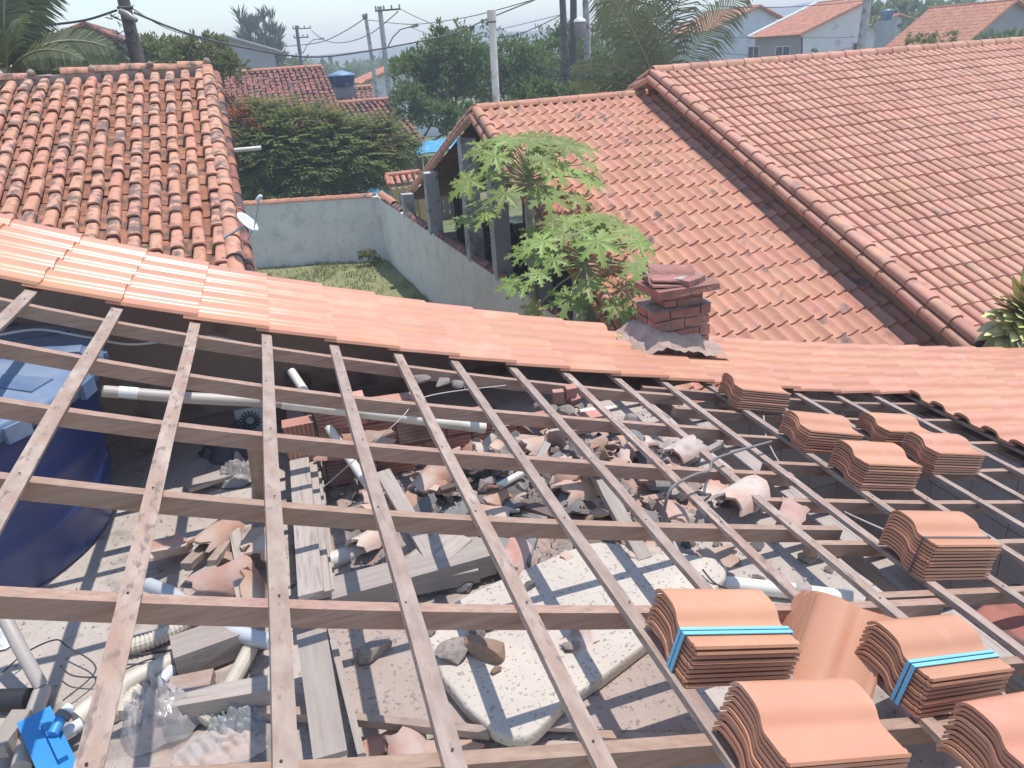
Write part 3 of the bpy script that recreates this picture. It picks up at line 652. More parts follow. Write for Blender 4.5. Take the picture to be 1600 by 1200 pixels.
def papaya(label, top, n, spread, seed, lean=(0,0)):
    rnd = random.Random(seed); b = thing('papaya_tree', label, 'papaya tree', (top.x+lean[0],top.y+lean[1],GZ))
    obj('trunk', (MB().tube([(top.x+lean[0],top.y+lean[1],GZ),(top.x+lean[0]*.5,top.y+lean[1]*.5,(GZ+top.z)/2),top,top+ZUP*.12], [.085,.065,.05,.02], 10), M_ptrunk), b)
    for k in range(n):
        az = k*2.39996+rnd.uniform(-.3,.3); f = k/(n-1); el = R(60-80*f+rnd.uniform(-10,10)); L_ = spread*(.45+.55*min(1,f*1.7))*rnd.uniform(.85,1.1)
        d = Vector((math.cos(az)*math.cos(el), math.sin(az)*math.cos(el), math.sin(el))); p0 = top-ZUP*.22*f
        p1 = p0+d*L_*.5+ZUP*.03; p2 = p0+d*L_-ZUP*.06*L_
        st = obj('leaf_stalk', (MB().tube([p0,p1,p2], [.013,.010,.007], 6), M_stalk), b)
        hd = Vector((math.cos(az),math.sin(az),0)); nn = (ZUP*1.1+hd*.35*(1 if f > .3 else .2)+Vector((0,-.35,0))+Vector((rnd.uniform(-.25,.25),rnd.uniform(-.25,.25),0))).normalized()
        xx = (hd-nn*hd.dot(nn)).normalized(); me = pl_me[rnd.randrange(4)]
        lf = obj('leaf', me, b, frame(p2, xx, nn.cross(xx), nn)@Matrix.Scale(rnd.uniform(.85,1.2),4))
        if f > .97: lf.data = me.copy(); lf.data.materials[0] = M_papold; lf['label'] = 'yellowing drooping leaf'
papaya('taller papaya tree, its crown spread before the veranda posts', gy(826,266,7.6), 54, .92, 3, (-.05,0))
papaya('lower papaya tree whose leaves reach over towards the brick chimney', gy(912,390,6.0), 40, .78, 11, (-.08,0))
# agave-like plant at the right edge
ag = thing('fleshy_plant', 'thick leaved yellow green plant leaning in at the right edge by the gutter', 'plant', gy(1640,600,3.15))
M_agave = mat('fleshy_leaf', (.58,.54,.22), (.46,.45,.16), 3, .5, 0, var=.25, hue=.015, stain=(.50,.42,.24), stain_scale=4, stain_amt=.45)
M_agdry = mat('dry_leaf', (.40,.33,.22), (.30,.24,.16), 4, .9, .2, var=.2)
ac = gy(1600,500,3.15)
for k in range(150):
    u = rv().normalized(); 
    if u.x > .5: u.x *= -1
    if u.y > .3: u.y *= -1
    u = Vector((u.x-.35,u.y*.8-.1,u.z*.8)).normalized(); dry = u.z < -.35
    L_ = random.uniform(.32,.48); base = ac+Vector((u.x*.12,u.y*.1,u.z*.22)); zz = u.cross(Vector((0,1,.3))).normalized(); yy_ = zz.cross(u)
    mb = MB(); sec = []
    for q in range(6):
        f = q/5; wv = .068*math.sin(math.pi*min(1,f*.80+.2))**.8+.001; th = .012*(1-f)+.001; p = u*L_*f-ZUP*(.12 if not dry else .2)*L_*f*f
        sec.append([p-yy_*wv+zz*.016*(1-f), p-zz*th, p+yy_*wv+zz*.016*(1-f), p+zz*th*.2])
    for a, b in zip(sec, sec[1:]):
        for q in range(4): mb.add([a[q],a[(q+1)%4],b[(q+1)%4],b[q]], [(0,1,2,3)], 0, True)
    obj('dry_leaf' if dry else 'leaf', (mb, M_agdry if dry else M_agave), ag, T(base))
obj('stem', (MB().tube([(ac.x+.25,ac.y,GZ),(ac.x+.2,ac.y,-2.2),ac], [.09,.08,.06], 8), M_bark), ag)
# small potted plant on the veranda
ptp = gx(782,385,3.75); pot = thing('potted_plant', 'leafy plant in a clay pot between two veranda posts', 'potted plant', ptp-ZUP*.5)
obj('pot', (MB().lathe([(.11,-.3),(.16,-.02),(.175,0),(.15,0),(.13,-.06)], 16), M_cop), pot, T(ptp-ZUP*.1))
mb = MB(); leaf_cloud(mb, [(ptp+ZUP*.12,.22,.22,.2)], 350, .12, .4); obj('foliage', (mb, M_leaf2), pot)
wp_ = gz(577,412,GZ+.05); tree('weed', 'single leafy weed against the foot of the rear yard wall', 'plant', [((wp_.x,wp_.y-.2,GZ+.25),.3,.2,.24)], 420, .12, M_leaf2, trunk=.012)
# ---------------------------------------------------------------- houses further off
M_hwall = mat('white_render', (.72,.71,.72), (.64,.63,.65), .8, .9, 0, var=0, stain=(.5,.49,.49), stain_scale=1.2, stain_amt=.45)
M_gwall = mat('grey_render', (.36,.35,.36), (.31,.30,.31), .8, .9, 0, var=0)
M_bwall = mat('brown_render', (.33,.285,.26), (.27,.235,.215), .8, .9, 0, var=0)
M_glass = mat('dark_window_pane', (.06,.065,.075), (.04,.045,.05), 4, .15, 0, var=.2)
M_frame = mat('window_frame', (.62,.61,.60), (.52,.51,.50), 4, .6, 0, var=0)
def halfpitch(px, Y): return None
def far_house(label, cat, Y, Lp, Ap, Rp, depth, wallm, roofm, zb=GZ, tiles=True, over=.35, mono=False, pitch=.22, gauge=.36):
    a = gy(*Ap, Y); l = gy(*Lp, Y); r = gy(*Rp, Y) if Rp else Vector((a.x+.2, Y, l.z))
    h = thing('house', label, cat, ((l.x+r.x)/2, Y, zb))
    P = [(l.x,zb),(r.x,zb),(r.x,r.z),(a.x,a.z),(l.x,l.z)] if not mono else [(l.x,zb),(a.x,zb),(a.x,a.z),(l.x,l.z)]
    n = len(P); V = [(x,Y,z) for x,z in P]+[(x,Y+depth,z) for x,z in P]
    mb = MB().add(V, [tuple(range(n)), tuple(range(n,2*n))[::-1]]+[(i,n+i,n+(i+1)%n,(i+1)%n) for i in range(n)])
    obj('wall', (mb, wallm), h)
    me = tile_mesh('far_tile', [(-.1,.0),(-.06,.045),(0,.06),(.06,.045),(.10,.0),(.11,-.01)], .42, .015, roofm)
    A = Vector((a.x, Y-over, a.z+.06))
    for e, on in ((l, True), (r, not mono)):
        if not on: continue
        d = Vector((e.x-a.x, 0, e.z-a.z)); L_ = d.length+over; d.normalize(); n_ = d.cross(Vector((0,1,0))); 
        if n_.z < 0: n_ = -n_
        yv = n_.cross(d)
        mb = MB().box((0,-.02 if yv.y > 0 else -depth-2*over,-.09),(L_,depth+2*over if yv.y > 0 else .02,-.01), frame(A, d, yv, n_)); obj('roof', (mb, roofm), h)
        items = []
        for i in range(int((depth+2*over)/pitch)+1):
            for j in range(int(L_/gauge)+1):
                items.append((me, frame(A+Vector((0,1,0))*pitch*i+d*gauge*j+n_*random.uniform(0,.012), d, yv, n_)@RY(-.04)))
        tag(obj('roof_tiles', joined(items, 'roof_tiles', h, roofm), h), kind='stuff')
        obj('verge_tile', (MB().tube([A+n_*.04, A+n_*.04+d*L_], .09, 6), roofm), h)
    obj('ridge_tile', (MB().tube([A+ZUP*.03, A+ZUP*.03+Vector((0,depth+2*over,0))], .1, 6), roofm), h)
    return h, l, a, r
def window(h, px0, py0, px1, py1, at, nx=2):   # window on a wall: at = function photo point -> point on that wall; n = outward
    a = at(px0, py1); b = at(px1, py1); c = at(px0, py0); ax = (b-a); w_ = ax.length; ax.normalize(); hh = c.z-a.z
    out = ax.cross(ZUP); out = -out if out.dot(CAM-a) < 0 else out
    M = frame(a, ax, ZUP.cross(ax), ZUP); 
    s_ = 1 if (M.to_3x3()@Vector((0,1,0))).dot(out) > 0 else -1
    fr = MB(); t = .07
    for u0,u1,v0,v1 in ((0,w_,0,t),(0,w_,hh-t,hh),(0,t,t,hh-t),(w_-t,w_,t,hh-t))+(((w_/2-.03,w_/2+.03,t,hh-t),) if nx == 2 else ()):
        y0, y1 = sorted((-.03*s_, .06*s_)); fr.box((u0,y0,v0),(u1,y1,v1), M)
    f = obj('window', (fr, M_frame), h)
    y0, y1 = sorted((-.05*s_, .012*s_))
    obj('pane', (MB().box((t,y0,t),(w_-t,y1,hh-t), M), M_glass), f)
h,l,a,r = far_house('white house with orange roof and open gable, left one of the white pair', 'house', 55, (1112,46), (1183,11), (1212,26), 7, M_hwall, M_fartile)
h,l,a,r = far_house('white house with orange mono pitch roof and two dark windows on its grey side', 'house', 45, (1252,52), (1362,-3), None, 5.2, M_hwall, M_fartile, mono=True)
lx = l.x
sidew = (MB().box((lx-.012,45.02,GZ),(lx+.01,50.2,l.z-.05)), M_bwall); obj('side_wall', sidew, h)
for a_, b_ in ((1168,1186),(1211,1234)):
    window(h, a_, 72, b_, 100, lambda x, y: gx(x, y, lx-.015))
window(h, 1330, 66, 1347, 82, lambda x, y: gy(x, y, 44.99))
obj('downpipe', (MB().tube([gy(1253,58,44.9), gy(1252,97,44.9)], .06, 6), M_dark), h)
obj('flashing', (MB().tube([Vector((l.x-.3,50.7,l.z)), Vector((a.x,50.7,a.z+.1))], .14, 6), M_hwall), h)
h,l,a,r = far_house('house with a wide orange tile roof and shaded gable at the upper right', 'house', 38, (1490,82), (1582,3), (1660,55), 6.2, M_gwall, M_fartile, over=.3)
h,l,a,r = far_house('small house with a low orange roof behind the concrete pole', 'house', 62, (1348,46), (1400,24), (1450,40), 6, M_hwall, M_fartile)
h,l,a,r = far_house('brown walled gabled house with red roof edge at the far left', 'house', 34, (76,66), (136,42), (212,76), 7, M_bwall, M_oldtile)
h,l,a,r = far_house('grey rendered gabled house beside the casuarina', 'house', 60, (322,68), (347,57), (428,80), 8, M_gwall, mat('grey_roof', (.30,.29,.29), var=.1, island=True))
h,l,a,r = far_house('small house with orange roof and pale wall behind the lamp pole', 'house', 58, (576,126), (625,104), (690,140), 7, M_hwall, M_fartile)
# mottled roofs of the nearer house behind the flamboyant tree
Ha = gy(503,106,33); Hb = gy(530,172,28.2); Hes = (Hb-Ha).normalized()
hm = thing('mottled_roof_house', 'house with dark mottled old tile roof behind the flamboyant tree', 'house', (Ha.x-2,30,GZ))
meH = tile_mesh('mottled_tile', CVP, .45, .014, M_oldtile, taper=.16)
def mroof(root, A, es, ncol, nrow, dirx, pitch=.215):
    tiled_roof(root, A, dirx, es, pitch, .36, ncol, nrow, meH, M_oldtile, nparts=0, lift=.02, rot=.06, jit=.012, sag=.05, tilt=.06)
    nn = es.cross(X); nn = nn if nn.z > 0 else -nn; a = A-nn*.03; L_ = nrow*.36; c_ = [a, a+dirx*ncol*pitch, a+dirx*ncol*pitch+es*L_, a+es*L_]
    obj('roof_deck', (MB().add(c_+[p-nn*.08 for p in c_], [(0,1,2,3),(7,6,5,4),(0,4,5,1),(1,5,6,2),(2,6,7,3),(3,7,4,0)]), M_oldtile), root)
    obj('ridge_tile', (MB().tube([A+ZUP*.05, A+ZUP*.05+dirx*ncol*pitch], .10, 7), M_cop), root)
mroof(hm, Ha, Hes, 24, 21, -X)
Hb1 = Hb
obj('wall', (MB().box((Ha.x-6,28.0,GZ),(gy(651,250,27).x,28.2,-1.55)), M_white), hm)
hs2 = thing('lower_roof_house', 'lower mottled tile roof with white corner wall beside the dense tree', 'house', (3.6,28.5,GZ))
Hc = gy(609,157,30.5); Hd = gy(652,212,27); 
mroof(hs2, Hc, (Hd-Hc).normalized(), 11, 12, -X)
obj('wall', (MB().box((gy(560,250,27.2).x,27.2,GZ),(gy(651,250,27.2).x,27.4,gy(651,222,27.2).z)), M_white), hs2)
h3 = thing('small_orange_roof', 'small sunlit orange tile roof beside the blue water tank', 'roof', (gy(545,145,34).x,34,GZ))
p3 = gy(580,137,35); mroof(h3, p3, (gy(584,160,33)-p3).normalized(), 10, 5, -X)
obj('wall', (MB().box((p3.x-2.1,33.4,GZ),(p3.x,34.9,p3.z-.7)), M_white), h3)
M_bluetank = mat('faded_blue_plastic', (.045,.085,.20), (.03,.065,.16), 3, .45, 0, var=.05, stain=(.16,.21,.30), stain_scale=2, stain_amt=.45)
tc_ = gy(535,134,34); tk_ = thing('blue_water_tank', 'far blue water tank with pale conical lid on the neighbouring rooftop', 'water tank', tc_)
obj('body', (MB().lathe([(.50,-.05),(.56,.2),(.58,.42)], 20), M_bluetank), tk_, T(tc_))
obj('lid', (MB().lathe([(.61,.40),(.60,.46),(.3,.55),(.06,.62)], 20), mat('faded_blue_lid', (.20,.30,.45), (.16,.25,.38), 3, .5, var=0)), tk_, T(tc_))
obj('stand', (MB().box((-.5,-.4,-3.2),(.5,.4,-.05)), M_gwall), tk_, T(tc_))
tc_ = gy(1386,24,58); tk_ = thing('blue_water_tank', 'tiny dark blue water tank behind the roofs right of the concrete pole', 'water tank', tc_)
obj('body', (MB().lathe([(.48,-.4),(.53,.35)], 14), M_bluetank), tk_, T(tc_)); obj('lid', (MB().lathe([(.55,.33),(.5,.42),(.1,.52)], 14), M_bluetank), tk_, T(tc_)); obj('stand', (MB().box((-.6,-.5,-5.),(.6,.5,-.4)), M_gwall), tk_, T(tc_))
# blue tarpaulin roof, teal tarpaulin heap, tiled gate pier
M_tarp = mat('blue_tarp', (.09,.36,.62), (.06,.28,.52), 4, .5, .2, 12, var=0, stain=(.35,.55,.70), stain_scale=5, stain_amt=.42)
t0 = gy(650,238,25.5); t1 = gy(702,226,25.5)
sh = thing('tarpaulin_shelter', 'bright blue tarpaulin shelter over a dark hut between white wall and veranda', 'shelter', (t0.x+.6,26,GZ))
mb = MB(); n_ = 9; V = []; F = []
for j in range(4):
    for i in range(n_): V.append((t0.x+(1.9)*i/(n_-1), 25.3+1.6*j/3, t0.z-.06+.22*j/3+.05*noise.noise((i*.8,j*.9,5))+.12*i/(n_-1)))
mb.add(V, [(j*n_+i,j*n_+i+1,(j+1)*n_+i+1,(j+1)*n_+i) for j in range(3) for i in range(n_-1)], 0, True)
mb.add([(x,y,z-.03) for x,y,z in V], [(j*n_+i,(j+1)*n_+i,(j+1)*n_+i+1,j*n_+i+1) for j in range(3) for i in range(n_-1)], 0, True)
obj('tarpaulin', (mb, M_tarp), sh)
for k in range(9): obj('board', (MB().box((t0.x+.02+.2*k,25.45,GZ),(t0.x+.19+.2*k,25.49,t0.z-.18),jit=.01), M_darkplank), sh)
M_teal = mat('teal_tarp', (.13,.46,.50), (.09,.36,.42), 5, .5, .2, 12, var=0, stain=(.5,.66,.66), stain_scale=6, stain_amt=.45)
tt = gy(585,304,22.6); mb = MB(); n_ = 16; V = []; F = []
for j in range(n_):
    for i in range(n_):
        u, v = i/(n_-1)*2-1, j/(n_-1)*2-1; r_ = math.hypot(u,v); z = max(0,.62*(1-r_*r_))+.10*noise.noise((u*3,v*3,1))*(1-min(1,r_))+.05*noise.noise((u*7,v*7,2))
        V.append((tt.x+u*.72, tt.y+v*.6, tt.z-.42+z))
mb.add(V, [(j*n_+i,j*n_+i+1,(j+1)*n_+i+1,(j+1)*n_+i) for j in range(n_-1) for i in range(n_-1)], 0, True)
tag(obj('tarpaulin_heap', (mb, M_teal)), 'crumpled teal tarpaulin covering a heap behind the yard wall', 'tarpaulin')
tag(obj('covered_pile', (MB().box((tt.x-1.6,22.35,GZ),(tt.x+.7,23.2,tt.z-.44), jit=.08), M_darkplank)), 'dark covered pile beneath the teal tarpaulin', 'pile')
M_yellow = mat('yellow_render', (.58,.44,.20), (.5,.37,.16), 2, .9, 0, var=0)
g0 = gy(612,318,21.3); g1 = gy(652,280,21.3)
gt = thing('gate_pier', 'yellow gate pier with its own little orange tile roof at the yard corner', 'gate pier', ((g0.x+g1.x)/2,21.6,GZ))
obj('wall', (MB().box((g0.x+.05,21.3,GZ),(g0.x+.25,21.7,g1.z-.22)).box((g1.x-.02,21.3,GZ),(g1.x+.22,21.7,g1.z-.22)).box((g0.x+.25,21.3,g1.z-.34),(g1.x-.02,21.7,g1.z-.22)), M_yellow), gt)
gA = Vector((g0.x-.02,21.55,g1.z+.12)); ges = Vector((0,-.86,-.5)).normalized()
gme = tile_mesh('roof_tile', CVP, .40, .014, M_cop, taper=.1)
for k in range(5): obj('roof_tile', gme, gt, frame(gA+X*(.12+.19*k), ges, X, ges.cross(X)*-1 if ges.cross(X).z < 0 else ges.cross(X)))
obj('ridge_tile', (MB().tube([gA+Vector((-.02,.03,.05)), gA+Vector((1.05,.03,.05))], .085, 8), M_cop), gt)
obj('verge_tile', (MB().tube([gA+Vector((.0,0,.03)), gA+Vector((.0,0,.03))+ges*.42], .075, 8), M_cop), gt)
vp = gy(776,170,11.6); vt_ = gy(768,19,11.6)
vn = thing('vent_pipe', 'tall white plastic vent pipe rising behind the veranda ridge', 'pipe', (vp.x,vp.y,GZ))
obj('pipe', (MB().tube([(vp.x+.05,11.6,GZ), vp, vt_], .064, 16), M_pvc), vn)
obj('cap', (MB().tube([vt_-ZUP*.10, vt_+ZUP*.03], .078, 16), M_pvc), vn)
obj('clamp', (MB().tube([vt_-ZUP*.16, vt_-ZUP*.14], .070, 12), M_dark), vn)

# ---------------------------------------------------------------- utility poles and wires
M_steel = mat('dark_steel', (.10,.10,.11), (.07,.07,.075), 5, .7, var=.1)
M_polew = mat('dark_wood_pole', (.16,.13,.125), (.10,.085,.08), 6, .9, .2, var=.1)
M_ins = mat('insulator', (.30,.28,.27), (.22,.2,.2), 5, .4, var=.1)
def pole(label, top, bot, Y, r, m, arms=(), lamp=None, extra=None):
    a = gy(*top, Y); b = gy(*bot, Y); d = (a-b).normalized(); b0 = b+d*((GZ-b.z)/d.z)
    p = thing('utility_pole', label, 'utility pole', b0)
    obj('post', (MB().tube([b0, b, a], [r*1.25, r*1.1, r*.85], 10), m), p)
    for (x0,y0,x1,y1) in arms:
        q0 = gy(x0,y0,Y-.2); q1 = gy(x1,y1,Y-.2); obj('crossarm', (MB().tube([q0,q1], .055, 6), M_steel), p)
        for f in (.04,.35,.65,.96): q = q0.lerp(q1,f); obj('insulator', (MB().tube([q, q+ZUP*.16, q+ZUP*.24], [.03,.055,.03], 7), M_ins), p)
    if lamp:
        P = [gy(x,y,Y-.15) for x,y in lamp]; obj('lamp_arm', (MB().tube(P, .035, 6), M_steel), p)
        obj('lamp', (MB().tube([P[-1], P[-1]+(P[-1]-P[-2]).normalized()*.45], [.06,.10], 8), M_ins), p)
    return p, a
p_, _ = pole('dark leaning utility pole carrying a street lamp above the old tile roof', (186,-30), (219,112), 15, .12, M_polew)
q = gy(200,24,14.85); obj('lamp', (MB().tube([q+Vector((-.12,0,.08)),q+Vector((.0,-.05,.0)),q+Vector((.14,-.1,-.10))], [.05,.075,.04], 10), M_ins), p_)
obj('bracket', (MB().tube([gy(183,12,14.9), gy(208,12,14.9)], .03, 6), M_steel), p_)
for k in range(26):
    c = gy(random.uniform(172,212), random.uniform(8,72), 14.8); obj('cable_loop', (MB().tube([c, c+rv()*.12, c+rv()*.14], .008, 4, cap=False), M_steel), p_)
pole('double armed utility pole near the casuarina', (463,40), (472,110), 72, .16, M_polew, ((457,45,486,44),(459,59,482,58)), [(473,84),(480,70),(490,62),(498,61)])
pole('thin pale utility pole, shorter of the pair beside the small orange roofed house', (571,24), (587,130), 50, .13, M_concrete, ((567,29,574,27),))
pole('tall utility pole with a crossarm and curved lamp arm', (593,10), (608,140), 44, .15, M_concrete, ((586,17,626,14),), [(605,75),(614,58),(626,46),(641,42)])
pole('thick pole standing at the left of the bundled poles', (878,-20), (886,158), 26, .13, M_polew)
pole('dark vine covered pole in the middle of the bundled poles', (896,-20), (896,150), 27, .14, M_polew)
p_, _ = pole('pale grey pole at the right of the bundled poles', (914,-20), (921,152), 26.5, .13, M_concrete)
q = gy(906,40,25.8); obj('transformer', (MB().lathe([(.16,-.38),(.21,-.34),(.21,.12),(.20,.14)], 14), mat('pinkish_drum', (.36,.30,.30), var=0)), p_, T(q)); obj('transformer_cap', (MB().lathe([(.23,.12),(.20,.20),(.05,.28)], 14), M_dish), p_, T(q))
pole('square concrete pole before the white gable wall', (1356,-10), (1344,92), 25, .17, M_concrete)
def wire(label, P, Y0, Y1, r=.014, sag=0):
    A = gy(*P[0], Y0); B = gy(*P[-1], Y1); n = 24; pts = []
    # follow the photographed sag: interpolate intermediate points in depth
    ts = [0]; tot = 0
    for (x0,y0),(x1,y1) in zip(P,P[1:]): tot += math.hypot(x1-x0,y1-y0); ts.append(tot)
    for k in range(n+1):
        t = tot*k/n
        for i in range(len(P)-1):
            if t <= ts[i+1]+1e-6: f = (t-ts[i])/(ts[i+1]-ts[i]); i0 = i; break
        p0 = P[max(i0-1,0)]; p1 = P[i0]; p2 = P[i0+1]; p3 = P[min(i0+2,len(P)-1)]
        def cr(a,b,c,d): return .5*((2*b)+(-a+c)*f+(2*a-5*b+4*c-d)*f*f+(-a+3*b-3*c+d)*f**3)
        x, y = cr(p0[0],p1[0],p2[0],p3[0]), cr(p0[1],p1[1],p2[1],p3[1]); pts.append(gy(x,y,Y0+(Y1-Y0)*k/n))
    return tag(obj('overhead_wire', (MB().tube(pts, r, 5), M_steel), None), label, 'wire', 'overhead wires')
wire('thick overhead cable sweeping from the leaning pole past the white vent pipe', [(210,20),(300,55),(400,78),(480,89),(560,82),(700,55),(760,30),(835,0)], 15, 24, .022)
wire('overhead wire just above the thick cable right of the leaning pole', [(208,14),(260,44),(330,66)], 15, 30, .012)
wire('overhead cable running left from the leaning pole to the palm', [(182,16),(130,32),(60,40),(0,42)], 15, 17, .022)
wire('overhead wire from the thin pale pole down to the double armed pole', [(568,30),(540,48),(500,66),(440,73)], 50, 72, .03)
wire('overhead wire between the tall crossarm pole and the double armed pole', [(622,18),(580,52),(540,66),(510,64),(487,48)], 44, 72, .03)
wire('overhead wire from the tall crossarm pole towards the bundled poles', [(627,15),(665,33),(720,52),(800,56),(885,20)], 44, 27, .02)
wire('overhead wire between the thin pale pole and the vent pipe', [(574,31),(640,38),(700,32),(760,20),(850,-5)], 50, 26, .02)
wire('overhead wire crossing before the white houses at the right', [(1085,7),(1180,12),(1280,8),(1360,0)], 24, 25, .014)
wire('overhead wire over the two windows of the mono pitch house', [(1120,60),(1200,58),(1300,59),(1346,57)], 25, 24.8, .010)
wire('lowest overhead wire before the mono pitch house', [(1120,82),(1200,88),(1290,83),(1346,70)], 25, 24.8, .010)
wire('wire running through the tree tops left of the bundled poles', [(640,42),(700,60),(780,46),(880,22)], 40, 26, .012)
for k in range(14):
    a = (random.uniform(840,880),random.uniform(85,130)); b = (random.uniform(905,955),random.uniform(80,125)); wire('thin cable in the tangle hanging around the bundled poles', [a, ((a[0]+b[0])/2,(a[1]+b[1])/2+random.uniform(2,14)), b], 25.6, 26.4, .012)

# ---------------------------------------------------------------- own house: rear wall, room beyond the slab
hw = thing('own_house_walls', 'shaded inner walls below the roof frame, grey tiled on the right', 'house wall', (0,2.6,GZ))
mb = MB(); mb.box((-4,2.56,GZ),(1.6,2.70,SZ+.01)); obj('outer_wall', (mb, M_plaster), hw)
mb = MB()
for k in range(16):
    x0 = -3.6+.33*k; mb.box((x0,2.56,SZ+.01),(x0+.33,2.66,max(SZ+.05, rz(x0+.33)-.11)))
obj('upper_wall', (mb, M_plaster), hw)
wt = MB().box((.003,-.006,.003),(.297,.006,.447)).mesh('wall_tile', M_tilewall)
mb = MB().box((1.62,2.40,-3.4),(3.7,2.55,-1.16)); obj('room_rear_wall', (mb, M_mortar), hw)
for i in range(7):
    for j in range(4): obj('wall_tile', wt, hw, T(1.62+.3*i,2.394,-2.98+.452*j))
mb = MB().box((3.70,-2.2,-3.4),(3.85,2.40,-1.10)); obj('room_side_wall', (mb, M_mortar), hw)
for i in range(15):
    for j in range(5):
        if (i, j) == (9, 3): continue
        obj('wall_tile', wt, hw, T(3.694,2.39-.3*i,-3.38+.452*j)@RZ(-math.pi/2))
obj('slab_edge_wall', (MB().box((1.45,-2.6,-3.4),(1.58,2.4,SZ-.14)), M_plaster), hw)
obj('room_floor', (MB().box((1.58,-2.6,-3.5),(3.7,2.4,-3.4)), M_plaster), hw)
obj('low_wall', (MB().box((1.86,-.95,-3.4),(2.75,-.30,-.98)), M_mortar), hw)
obj('outer_side_wall', (MB().box((3.85,-2.2,-4.05),(4.0,2.55,-1.12)), M_plaster), hw)

# ---------------------------------------------------------------- brick chimney
ch = thing('brick_chimney', 'small brick chimney capped with a slab and loose old tiles among the new tiles', 'chimney', (2.06,2.25,-.62))
M_brick = mat('old_brick', (.40,.195,.145), (.29,.145,.11), 9, .9, .4, 60, var=.2, hue=.012, stain=[((.12,.085,.075),7,.52,.2),((.40,.33,.29),7,.42,.2)])
def brick(w, d, h, jit=.004):
    return MB().box((-w/2,-d/2,-h/2),(w/2,d/2,h/2), jit=jit).mesh('brick', M_brick)
cx0, cx1, cy0, cy1 = 1.90, 2.31, 2.18, 2.46
obj('mortar_core', (MB().box((cx0+.015,cy0+.015,-.80),(cx1-.015,cy1-.015,-.245)), M_mortar), ch)
z = -.67
for r_ in range(6):
    h = .066; nb = 2; off = .11 if r_%2 else 0
    xs = [cx0, cx0+.22-off+.0, cx1] if r_%2 == 0 else [cx0, cx0+.11, cx0+.33, cx1]
    for a, b in zip(xs, xs[1:]):
        obj('brick', brick(b-a-.008, .11, h-.004, .007), ch, T((a+b)/2+random.uniform(-.006,.006), cy0+.055+random.uniform(-.006,.006), z+h/2)@RZ(random.uniform(-.03,.03)))
    obj('brick', brick(.11, cy1-cy0-.125, h-.006), ch, T(cx0+.055, (cy0+cy1)/2+.058, z+h/2)); z += h+.006
for r_ in range(2):
    for a, b in (((1.98,2.12),(2.12,2.26)) if r_ else ((1.98,2.07),(2.07,2.26))):
        obj('brick', brick(b-a-.006, .2, .046), ch, T((a+b)/2, 2.30, -.212+.05*r_))
obj('mortar_shelf', (MB().box((cx0-.01,cy0-.01,-.252),(cx1+.01,cy1,-.238), jit=.012), M_mortar), ch)
mb = MB(); mb.box((1.89,2.13,-.142),(2.33,2.46,-.102), jit=.012); obj('cap_slab', (mb, M_brick), ch)
for k in range(4):
    obj('brick', brick(.105,.2,.045), ch, T(2.12+.055*(k%2)+.02*k,2.24+.04*k,-.080)@RZ(.4+.1*k)) if k < 2 else None
ct = tile_mesh('loose_tile', TP, .30, .012, M_brick)
for k, (x, y, zz, rzz, rx) in enumerate(((1.89,2.19,-.073,-.15,.10),(1.91,2.24,-.05,-.28,.16),(1.90,2.17,-.093,-.05,.05))):
    tag(obj('roof_tile', ct, None, T(x,y,zz)@RZ(rzz)@RX(rx)@RY(.10)), ('old dark roof tile lying on the chimney cap, lower of the two upper ones','topmost old dark roof tile on the chimney cap','old dark roof tile lowest on the chimney cap')[k], 'roof tile', 'old tiles on the chimney')
mb = MB(); n_ = 22; V = []
for j in range(n_):
    for i in range(n_):
        u, v = i/(n_-1), j/(n_-1); x = 1.74+.68*u; y = 2.08+.55*v; dx = max(cx0-x, x-cx1, 0); dy = max(cy0-y, y-cy1, 0); d = math.hypot(dx, dy)
        V.append((x,y,rz(x)-.02+.23*max(0,1-d/.24)**1.1+.045*noise.noise((x*9,y*9,2))*min(1,max(0,1.25-d/.2))+.025*noise.noise((x*24,y*24,2))))
mb.add(V, [(j*n_+i,j*n_+i+1,(j+1)*n_+i+1,(j+1)*n_+i) for j in range(n_-1) for i in range(n_-1)], 0, True); obj('mortar_skirt', (mb, mat('chimney_mortar', (.50,.36,.29), (.36,.25,.20), 9, .95, .8, 30, var=0, detail=10, stain=[((.24,.16,.13),7,.42,.2)])), ch)
hp = [gy(948,521,2.6), gy(958,522,2.5), gy(972,527,2.42), gy(990,531,2.36)]
tag(obj('yellow_hose', (MB().tube(hp, .012, 8), mat('yellow_plastic', (.62,.52,.12), (.5,.42,.1), 5, .5, var=0))), 'short yellow hose sticking out left of the brick chimney', 'hose')

# ---------------------------------------------------------------- tile stacks
M_strap = mat('blue_strap', (.20,.55,.76), (.16,.48,.70), 6, .35, 0, var=.06)
M_strapd = mat('dark_strap', (.10,.10,.13), (.08,.08,.1), 6, .4, 0, var=.06)
SL = .33
stk_me = tile_mesh('tile', TP, SL, .0092, M_tile)
def strap(root, M, n, dz, xs, m, w_=.013):
    top = (n-1)*dz; P = [(y, z+top+.003) for y, z in TP]; P = [(-.006, P[0][1]-.002)]+P
    for x in xs:
        mb = MB()
        V = []
        for y, z in P: V += [(x-w_,y,z),(x+w_,y,z),(x+w_,y,z+.0025),(x-w_,y,z+.0025)]
        F = []
        for i in range(len(P)-1):
            for k in range(4): F.append((4*i+k,4*i+(k+1)%4,4*i+4+(k+1)%4,4*i+4+k))
        mb.add([M@Vector(v) for v in V], F)
        mb.box((x-w_,-.0085,-.012),(x+w_,-.006,P[0][1]+.002), M); mb.box((x-w_,.234,-.004),(x+w_,.2365,P[-1][1]), M)
        obj('strap', (mb, m), root)
